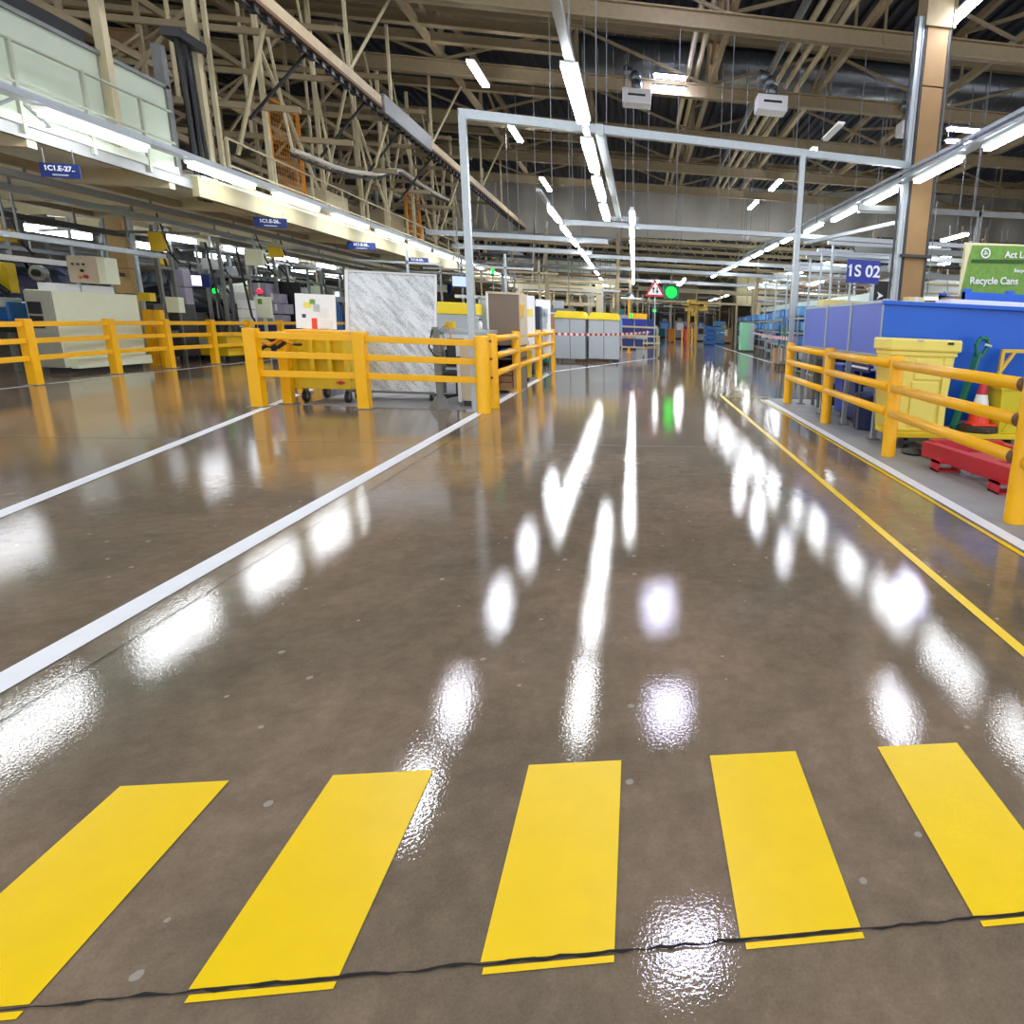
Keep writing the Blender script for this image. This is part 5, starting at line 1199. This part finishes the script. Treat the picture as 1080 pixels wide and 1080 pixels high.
t = thing('recycling_banner','green grass printed banner with white recycling slogans above the blue rack','banner',(6.1,10.1,2.15))
mb = MB(); mb.add([(5.42,10.1,2.98),(7.1,10.1,3.05),(7.1,10.1,2.2),(5.3,10.1,2.13)],[(0,1,2,3)]); mb.build('banner_sheet', GREEN2, t)
mb = MB(); mb.add([(5.3,10.09,3.0),(5.42,10.09,3.0),(5.3,10.09,2.5)],[(0,1,2)]).add([(5.28,10.11,3.02),(7.12,10.11,3.06),(7.12,10.11,2.2),(5.28,10.11,2.12)],[(0,1,2,3)]); mb.build('backing_sheet', mat('pale backing',(228,222,178),0.6), t)
mb = MB(); mb.add([(5.43,10.085,2.76),(7.1,10.085,2.83),(7.1,10.085,2.77),(5.42,10.085,2.71)],[(0,1,2,3)]); mb.build('dark_band', mat('dark leaf',(46,84,28),0.6,var=0.5,nscale=30), t)
text('Act Local', 0.15, (6.0,10.08,2.86),(1,0,0.04),(-0.04,0,1), PAPER, t, align='LEFT') 
text('Recycle', 0.085, (6.2,10.08,2.62),(1,0,0.04),(-0.04,0,1), PAPER, t, align='LEFT')
text('Recycle Cans', 0.16, (5.44,10.08,2.42),(1,0,0.04),(-0.04,0,1), PAPER, t, align='LEFT')
mb = MB()
for k in range(20):
    a0, a1 = 2*PI*k/20, 2*PI*(k+1)/20
    def q(r_, a): return (5.66+r_*math.cos(a), 10.08, 2.87+r_*math.sin(a))
    mb.add([q(0.06,a0),q(0.06,a1),q(0.085,a1),q(0.085,a0)],[(0,1,2,3)])
for k in range(3):
    a = 2*PI*k/3+PI/2
    mb.add([(5.66+0.05*math.cos(a),10.08,2.87+0.05*math.sin(a)),(5.66+0.03*math.cos(a+1.3),10.08,2.87+0.03*math.sin(a+1.3)),(5.66+0.012*math.cos(a-1),10.08,2.87+0.012*math.sin(a-1))],[(0,1,2)])
mb.build('recycling_emblem', PAPER, t)
for x in (5.4,7.0): T((x,10.13,0.124),(x,10.13,3.05),0.02,6).build('post', GALV, t)
_s = 1.09
bn = t
bn.location = Vector((bn.location.x*_s, bn.location.y*_s, 1.5+(bn.location.z-1.5)*_s))
for ch in list(bn.children):
    for v in ch.data.vertices: v.co = v.co*_s
    ch.location = ch.location*_s
# blue racking behind the skip
t = thing('blue_racking','blue pallet racking with perforated uprights below the banner','rack',(6.2,10.9,0))
for x in (5.13,5.85,7.6):
    u_ = MB().box((x-0.05,9.5,0),(x+0.05,9.6,2.25)).build('upright', BLUE, t)
for z in (2.2,): MB().box((5.08,9.48,z-0.12),(7.7,9.62,z+0.0)).build('beam', BLUE, t)
MB().box((5.08,10.3,2.05),(7.7,10.4,2.18)).build('beam', BLUE, t)
MB().box((5.08,9.62,2.1),(7.7,10.3,2.14)).build('shelf_deck', CARD, t)
for x in (5.13,5.85,7.6): MB().box((x-0.05,10.3,0),(x+0.05,10.4,2.22)).build('upright', BLUE, t)
carton('stock_carton','tan carton under the banner at the right edge','carton',(6.1,9.7,1.95),(7.2,10.2,2.12),CARD)
carton('stock_carton','pale long carton on the skip in front of the racking','carton',(4.5,8.8,1.955),(6.0,9.3,2.04),PAPER,tape=False)
carton('stock_carton','cream carton behind the top left corner of the blue skip','carton',(3.6,12.2,1.98),(4.9,12.6,2.12),mat('cream card',(226,210,140),0.7),tape=False)
carton('stock_carton','small cream block on the left top of the skip','carton',(3.85,8.8,1.945),(4.1,9.0,2.04),mat('cream card',(226,210,140),0.7))
t = thing('support_stand','grey stand holding the cream carton behind the framed screen','stand',(4.3,12.4,0))
MB().box((3.55,12.1,1.92),(4.95,12.7,1.98)).build('top', GREYS, t)
for x in (3.65,4.85):
    for y in (12.2,12.6): B((x-0.03,y-0.03,0),(x+0.03,y+0.03,1.92)).build('leg', GREYS, t)
t = thing('arrow_sign','small black sign with a white arrow left of the column','sign',(5.0,13.2,2.1))
MB().box((5.0,13.2,2.15),(5.3,13.24,2.6)).build('sign_plate', BLACK, t)
MB().prism([(5.06,2.22),(5.2,2.3),(5.06,2.38),(5.1,2.3)],'y',13.19,13.2).build('arrow', PAPER, t)
T((5.15,13.22,0),(5.15,13.22,2.15),0.025,6).build('post', GALV, t)
# things behind the skip on the right
for i, (x, y, z0, w2, h, m) in enumerate(((7.4,16.5,0,1.6,2.35,mat('ochre panel',(206,168,62),0.5)),(9.2,16.8,0,1.6,2.4,mat('ochre panel',(206,168,62),0.5)),(11.0,17.0,0,1.6,2.4,mat('ochre panel',(206,168,62),0.5)))):
    t = thing('storage_cage','ochre panelled storage cage behind the racking, %s from the column' % ORD[i],'cage',(x,y,0),'ochre cages behind the column')
    MB().box((x-w2/2,y,0.1),(x+w2/2,y+1.2,h)).build('panel', m, t)
    for dx in (-0.5,0,0.5): MB().box((x+dx*w2-0.03,y-0.04,0),(x+dx*w2+0.03,y,h)).build('upright', YEL2, t)
    MB().box((x-w2/2,y-0.05,h-0.05),(x+w2/2,y,h+0.05)).build('top_rail', GREYS, t)
for i, (x0, x1, y, z) in enumerate(((6.9,7.9,15.8,2.42),(8.1,9.3,15.9,2.5),(9.7,11.4,16.0,2.58))):
    make_light(x0, y, y+0.01, z, None, '', '') if False else None
    t = thing('low_tube_light','low tube light above the ochre cages, %s from the column' % ORD[i],'light',(x0,y,z),'low tube lights above the ochre cages')
    MB().bar((x0,y,z+0.05),(x1,y,z+0.09),0.12,0.05).build('housing', WHITE, t)
    MB().bar((x0+0.05,y,z),(x1-0.05,y,z+0.04),0.1,0.05).build('diffuser', emit('low tube',(255,244,250),8.0), t)
    T(((x0+x1)/2,y,z+0.1),((x0+x1)/2,y,4.8),0.015,5).build('hanger_rod', GREYS, t)
t = thing('pipe_gantry','galvanised pipe gantry crossing behind the column','gantry',(8.5,16.2,0))
for x in (7.4,8.8,10.8): MB().bar((x,16.2,0),(x,16.2,4.7),0.1).build('post', GREYS, t)
for z in (3.0,3.6,4.6): MB().bar((5.5,16.2,z),(13,16.2,z+0.1),0.1,0.14).build('rail', GREYS, t)
MB().bar((7.4,16.2,4.4),(6.6,16.2,3.6),0.05).build('brace', GALV, t)
# ------------------------------------------------------------------ far right: flow racks and totes
def flow_rack(label, x0, x1, y0, y1, zs, m=GALV, group='flow racks along the right of the far aisle'):
    t = thing('flow_rack', label, 'rack', ((x0+x1)/2,(y0+y1)/2,0), group)
    zt = zs[-1]+0.35
    for x in (x0,x1):
        for y in (y0,(y0+y1)/2,y1): B((x-0.03,y-0.03,0),(x+0.03,y+0.03,zt)).build('upright', m, t)
    for z in zs:
        mb = MB(); mb.bar((x0,y0,z),(x0,y1,z),0.04,0.06); mb.bar((x1,y0,z+0.12),(x1,y1,z+0.12),0.04,0.06)
        n = max(3,int((y1-y0)/0.3))
        for i in range(n+1): y = y0+(y1-y0)*i/n; mb.bar((x0,y,z),(x1,y,z+0.12),0.03,0.03)
        mb.build('roller_shelf', m, t)
    return t
k = 0
TM = [BLUEL,BLUEM,BLUEL,LGREY,BLUEM,BLUED,GREEN,BLUEL]
nt_ = 0
for i, (y0,y1,x) in enumerate(((21.5,25.0,5.6),(25.6,29.6,6.0),(30.2,34.4,6.7),(35,39.5,7.3),(40.5,45.5,7.5),(46.5,52,7.8))):
    flow_rack('galvanised flow rack right of the far aisle, %s from the near end' % ORD[i], x+0.35, x+1.9, y0, y1, [0.35,0.85,1.4,1.95])
    for s, z in enumerate((0.36,0.86,1.41,1.96)):
        n = 4
        for j in range(n):
            ya = y0+0.1+(y1-y0-0.2)*j/n; yb = ya+(y1-y0-0.2)/n-0.12
            if rnd.random() < 0.12: continue
            m = TM[rnd.randrange(8)] if s < 2 else (BLUEL if (i+j+s)%2 else BLUEM)
            if s == 0: m = (DGREY,GREYS,BLACK,LGREY)[rnd.randrange(4)]
            hgt = 0.26+0.12*rnd.random()
            lab = '%s tote, %s shelf of %s flow rack, %s from near end' % ({'light blue plastic':'pale blue','mid blue plastic':'mid blue','light grey panel':'grey','dark blue plastic':'navy','dark green paint':'green','dark grey steel':'dark','grey steel':'mid grey','black plastic':'black'}[m.name],('lowest','second','third','top')[s],ORD[i],ORD[j])
            c_ = thing('parts_tote', lab, 'tote', (x+0.9,(ya+yb)/2,z+0.06), 'totes in the flow racks on the right')
            MB().prism([(ya+0.03,z+0.1),(yb-0.03,z+0.1),(yb,z+0.1+hgt),(ya,z+0.1+hgt)],'x',x+0.42,x+1.3).build('tote_body', m, c_)
            MB().box((x+0.4,ya-0.01,z+0.07+hgt),(x+1.32,yb+0.01,z+0.1+hgt)).build('rim', m, c_)
# overhead white conveyor on the right
t = thing('white_conveyor','pale white overhead conveyor trough behind the flow racks on the right','conveyor',(10.2,38,0))
MB().box((9.9,24,2.85),(10.5,56,3.2)).build('trough', mat('white trough',(214,232,226),0.4), t)
for y in (25,29,33,37,42,48,54): MB().bar((10.2,y,0),(10.2,y,2.85),0.1).build('leg', GREYS, t)
# tall hangers right bay
for i, (x, y) in enumerate(((7.0,22),(7.2,24),(7.4,26.3),(7.6,29),(7.8,32),(8.0,35.5),(8.1,39),(8.3,43))):
    t = thing('strut_gantry','tall galvanised strut frame above the right racks, %s from the near end' % ORD[i],'gantry',(x,y,0),'strut frames above the right racks')
    MB().bar((x-0.3,y,0),(x-0.3,y,4.5),0.07).build('post', GALV, t); MB().bar((x+2.4,y,0),(x+2.4,y,4.5),0.07).build('post', GALV, t)
    MB().bar((x-0.5,y,4.5),(x+4,y,4.5),0.1,0.12).build('crossbeam', GALV, t)
    MB().bar((x-0.3,y,3.3),(x+2.4,y,3.3),0.06).build('tie', GREYS, t)
# machines, carts far right
t = thing('mint_cabinet','mint green tall cabinet beside the far white line','cabinet',(7.2,41,0))
MB().box((6.75,41,0.1),(7.6,42,1.85)).build('body', MINT, t, 0.02); MB().box((6.72,40.98,0),(7.62,42.02,0.1)).build('plinth', DGREY, t)
MB().box((7.3,40.97,0.2),(7.6,41.0,1.75)).build('door', LGREY, t)
for (x,y,w2,h,m,lab) in ((6.2,54,0.9,1.6,BLUEM,'stack of bright blue crates left of the mint cabinet'),(7.5,58,1.0,2.1,BLUEL,'pale blue stack behind the mint cabinet'),(5.2,66,0.7,1.5,RED,'red machine far down the right of the aisle')):
    t = thing('crate_stack', lab, 'crate', (x,y,0))
    n = 4
    for k_ in range(n): MB().box((x-w2/2,y,0.05+h*k_/n),(x+w2/2,y+0.8,h*(k_+0.9)/n)).build('crate_layer', m, t, 0.02)
    MB().box((x-w2/2,y,0),(x+w2/2,y+0.8,0.05)).build('base', BLACK, t)
_before = set(bpy.data.objects)
t = thing('green_cart','dark green wire cart with a tray by the end of the blue screen','cart',(5.2,19.0,0))
for x in (4.6,5.6):
    for y in (18.4,19.5): MB().bar((x,y,0.12),(x,y,1.75),0.05).build('upright', GREEN, t); caster(x, y, 0.06, t)
for z in (0.25,0.8,1.3,1.7): MB().box((4.57,18.37,z),(5.63,19.53,z+0.04)).build('tray', GREEN, t)
carton('cart_carton','brown carton standing in front of the green wire cart','carton',(4.15,18.2,0.0),(4.7,18.7,0.75),CARD)
carton('cart_carton','brown carton on the lower tray of the green cart','carton',(4.75,18.5,0.84),(5.3,19.0,1.2),CARD)
crate('green_tote','green tote on the upper tray of the green cart',4.7,5.5,18.5,19.3,1.34,1.62,mat('bright green',(30,140,96),0.4),None,'tote')
crate('blue_tote','bright blue tote on the top of the green cart',4.65,5.55,18.45,19.4,1.75,2.05,BLUEM,None,'tote')
t = thing('low_pallet','low dark dolly with white edge right of the aisle before the flow racks','dolly',(4.4,17.0,0))
MB().box((3.9,16.6,0.12),(4.9,17.4,0.18)).build('platform', DGREY, t)
for x,y in ((4.0,16.7),(4.8,16.7),(4.0,17.3),(4.8,17.3)): caster(x, y, 0.05, t)
MB().bar((3.95,16.6,0.18),(3.95,16.6,0.9),0.04).bar((4.85,16.6,0.18),(4.85,16.6,0.9),0.04).bar((3.95,16.6,0.9),(4.85,16.6,0.9),0.04).build('push_rail', GALV, t)
for o_ in list(bpy.data.objects):
    if o_ not in _before and o_.parent is None: o_.location = Vector(o_.location)+Vector((1.55,7.6,0))
# cream barriers / gantries at the far end
def cream_gantry(label, x0, x1, y, z, h=0.4, legs=(0,1)):
    t = thing('cream_gantry', label, 'gantry', ((x0+x1)/2,y,0))
    MB().box((x0,y-0.15,z),(x1,y+0.15,z+h)).build('beam', CREAM, t)
    MB().box((x0,y-0.12,z-0.8),(x1,y+0.12,z-0.62)).build('lower_beam', CREAM, t)
    for s in legs: 
        x = x0+(x1-x0)*s; MB().box((x-0.2,y-0.2,0),(x+0.2,y+0.2,z+h+0.25)).build('leg', CREAM, t)
    for k in range(6): 
        x = x0+(x1-x0)*(k+0.5)/6; MB().bar((x,y,z-0.62),(x,y,z),0.08).build('web_post', CREAM, t)
    return t
cream_gantry('cream gantry beam behind the grey bins with yellow lids',-7,-2.3,40,3.25,0.35)
cream_gantry('cream gantry beam crossing the far aisle under the green signal lamp',-2.0,9.5,52,4.1,0.3)
cream_gantry('cream gantry on the far right behind the flow racks',9.2,12.8,49,3.6,0.3)
cream_gantry('cream gantry beam low across the far left line',-14,-3,58,3.6,0.4)
for i, (x0,x1,y,z0,z1,m,lab) in enumerate(((-6.2,-3.3,46,4.0,5.6,PALEG,'pale green overhead cabin behind the grey bins'),(-3.0,-1.6,47,3.8,5.9,PALEC,'cream overhead cabin right of the pale green cabin'),(8.6,12.5,56,3.6,6.0,mat('cream wall',(190,180,140),0.6),'cream walled overhead booth on the far right'),(3.2,6.0,64,4.0,6.2,CREAM2,'dull cream overhead booth far down the aisle'))):
    t = thing('overhead_booth', lab, 'booth', ((x0+x1)/2,y,0))
    MB().box((x0,y,z0),(x1,y+2,z1)).build('wall_panel', m, t)
    for k_ in range(1,4): x = x0+(x1-x0)*k_/4; MB().box((x-0.03,y-0.03,z0),(x+0.03,y,z1)).build('seam', GREYS, t)
    for x in (x0+0.1,x1-0.1): MB().bar((x,y+0.1,0),(x,y+0.1,z0),0.18).build('leg', CREAM, t)
    MB().bar((x0,y-0.1,z0+1.0),(x1,y-0.1,z0+1.0),0.06).build('hand_rail', CREAM, t)
# far steel frames with pipework
r3 = random.Random(11)
for i, (x0,x1,y) in enumerate(((-8,-1,33),(-8,-0.5,43),(-8,0,50),(-9,-0.5,62),(8,16,33),(8,18,43),(8.5,18,57),(-1,9,70),(-8,10,84),(10,20,27),(11,22,36),(-9,12,98))):
    t = thing('pipe_bridge','distant pipe bridge across the hall, %s' % ('left behind the work cell','left beyond the grey bins','left beside the far cream gantry','left far down the hall','right above the white conveyor','right over the middle racks','right far behind the racks','spanning the far aisle','spanning the hall far off','right behind the column','far right beyond the banner','last one before the end wall')[i],'pipe bridge',((x0+x1)/2,y,0))
    ht = 5.2+0.02*y
    for k_ in range(3): x = x0+(x1-x0)*k_/2; MB().bar((x,y,0),(x,y,ht),0.14).build('post', CREAM2, t)
    for k_ in range(7):
        z = 3.4+0.32*k_*(1+0.004*y); m = r3.choice([CREAM2,GREYS,GALV,CREAM,RUST,DGREY])
        MB().tube((x0,y+r3.uniform(-.4,.4),z),(x1,y+r3.uniform(-.4,.4),z+r3.uniform(-.1,.1)),0.05+0.05*r3.random(),6).build('pipe', m, t)
    for k_ in range(10): x = x0+(x1-x0)*r3.random(); MB().bar((x,y,3.3),(x+r3.uniform(-.3,.3),y,6.2),0.05).build('dropper', r3.choice([CREAM2,GALV,GREYS]), t)
# far line side machines, left and right of the aisle and at the end
MK = [GREYS,DGREY,BLUED,CREAM2,LGREY,RUST,BLUEM,YEL2,GREEN,CARD,BEIGE,PURPLE]
spots = [(-4.5,20.5),(-3.6,22),(-5.2,24),(-6.2,22.3),(-7.4,20.5),(-7.6,24.5),(-4.2,28),(-5.8,28.5),(-7.2,29),(-3.6,31),(-2.2,31.5),(-5,33),(-7,34.5),(-3,36),(-1.6,35.5),(-5.6,38),(-1,39.5),(-0.2,43),(-3,42),(0.3,47),(-1.5,48),(0.2,52),(-2,55),(0.5,58),(1.2,66),(2.2,76),(-1,72),(3.5,80),(5,74),(6.6,66),(8.5,62),(10.5,30),(10.4,34.5),(11,39),(12.5,26),(13.5,31),(14.5,36),(12,45),(15,44),(7.2,72),(4.2,92),(1,95),(8,90)]
MN = {'grey steel':'grey','dark grey steel':'dark grey','dark blue plastic':'navy','dull cream steel':'dull cream','light grey panel':'light grey','rusty brown steel':'brown','mid blue plastic':'blue','machine yellow':'yellow','dark green paint':'green','cardboard':'tan','beige panel':'beige','grey purple carton':'lilac grey'}
used = set()
for i, (x, y) in enumerate(spots):
    m = MK[(i*5+3) % len(MK)]
    side = 'left of the aisle' if x < 0.4 else ('right of the aisle' if x > 5 else 'at the far end of the aisle')
    dist = 'just behind the work cell' if y < 26 else 'beyond the grey bins' if y < 41 else 'far down the hall' if y < 60 else 'near the end wall'
    lab = '%s machine unit %s %s' % (MN[m.name], side, dist)
    n_ = 2
    while lab in used: lab = '%s %s machine unit %s %s' % (('second','third','fourth','fifth')[n_-2], MN[m.name], side, dist); n_ += 1
    used.add(lab)
    t = thing('machine_unit', lab, 'machine', (x,y,0))
    ww = 0.5+0.5*r3.random(); hh = 1.0+1.1*r3.random()
    MB().box((x-ww,y-0.4,0.12),(x+ww,y+0.5,hh)).build('body', m, t, 0.02)
    MB().box((x-ww*0.7,y-0.43,hh*0.5),(x+ww*0.4,y-0.4,hh*0.9)).build('front_panel', r3.choice([PAPER,LGREY,BLUEL,DGREY,PALEC]), t)
    MB().box((x-ww,y-0.4,0),(x+ww,y+0.5,0.12)).build('plinth', BLACK, t)
    MB().bar((x+ww*0.6,y,hh),(x+ww*0.6,y,3.4),0.06).bar((x-ww,y,3.0),(x+ww*1.6,y,3.0),0.06).build('service_mast', r3.choice([GALV,CREAM2,GREYS]), t)
    MB().box((x-ww*0.5,y-0.2,hh),(x+ww*0.2,y+0.2,hh+0.35)).build('top_unit', r3.choice(MK), t, 0.02)
for i, (x0, y0, y1, z0, z1, m, lab) in enumerate(((-7.0,34,44,4.6,5.1,GREYS,'grey enclosed walkway duct left of the far aisle'),(12,26,52,4.4,5.2,GREYS,'grey enclosed duct above the right racks'),(15,20,60,3.4,4.2,GALV,'long galvanised conveyor casing on the far right'))):
    t = thing('conveyor_casing', lab, 'conveyor', (x0,(y0+y1)/2,0))
    MB().box((x0-0.5,y0,z0),(x0+0.5,y1,z1)).build('casing', m, t)
    y = y0+1
    while y < y1: MB().bar((x0,y,0),(x0,y,z0),0.14).build('leg', GREYS, t); y += 5
# worker-height partition at the far end of the hall
t = thing('dark_shutter','dark roller shutter closing the far end of the aisle','shutter',(4.5,108,0))
MB().box((1,108,0),(8,108.3,5)).build('curtain', DGREY, t)
for x in (0.9,8.1): MB().box((x-0.2,107.9,0),(x+0.2,108.4,5.2)).build('guide', GREYS, t)
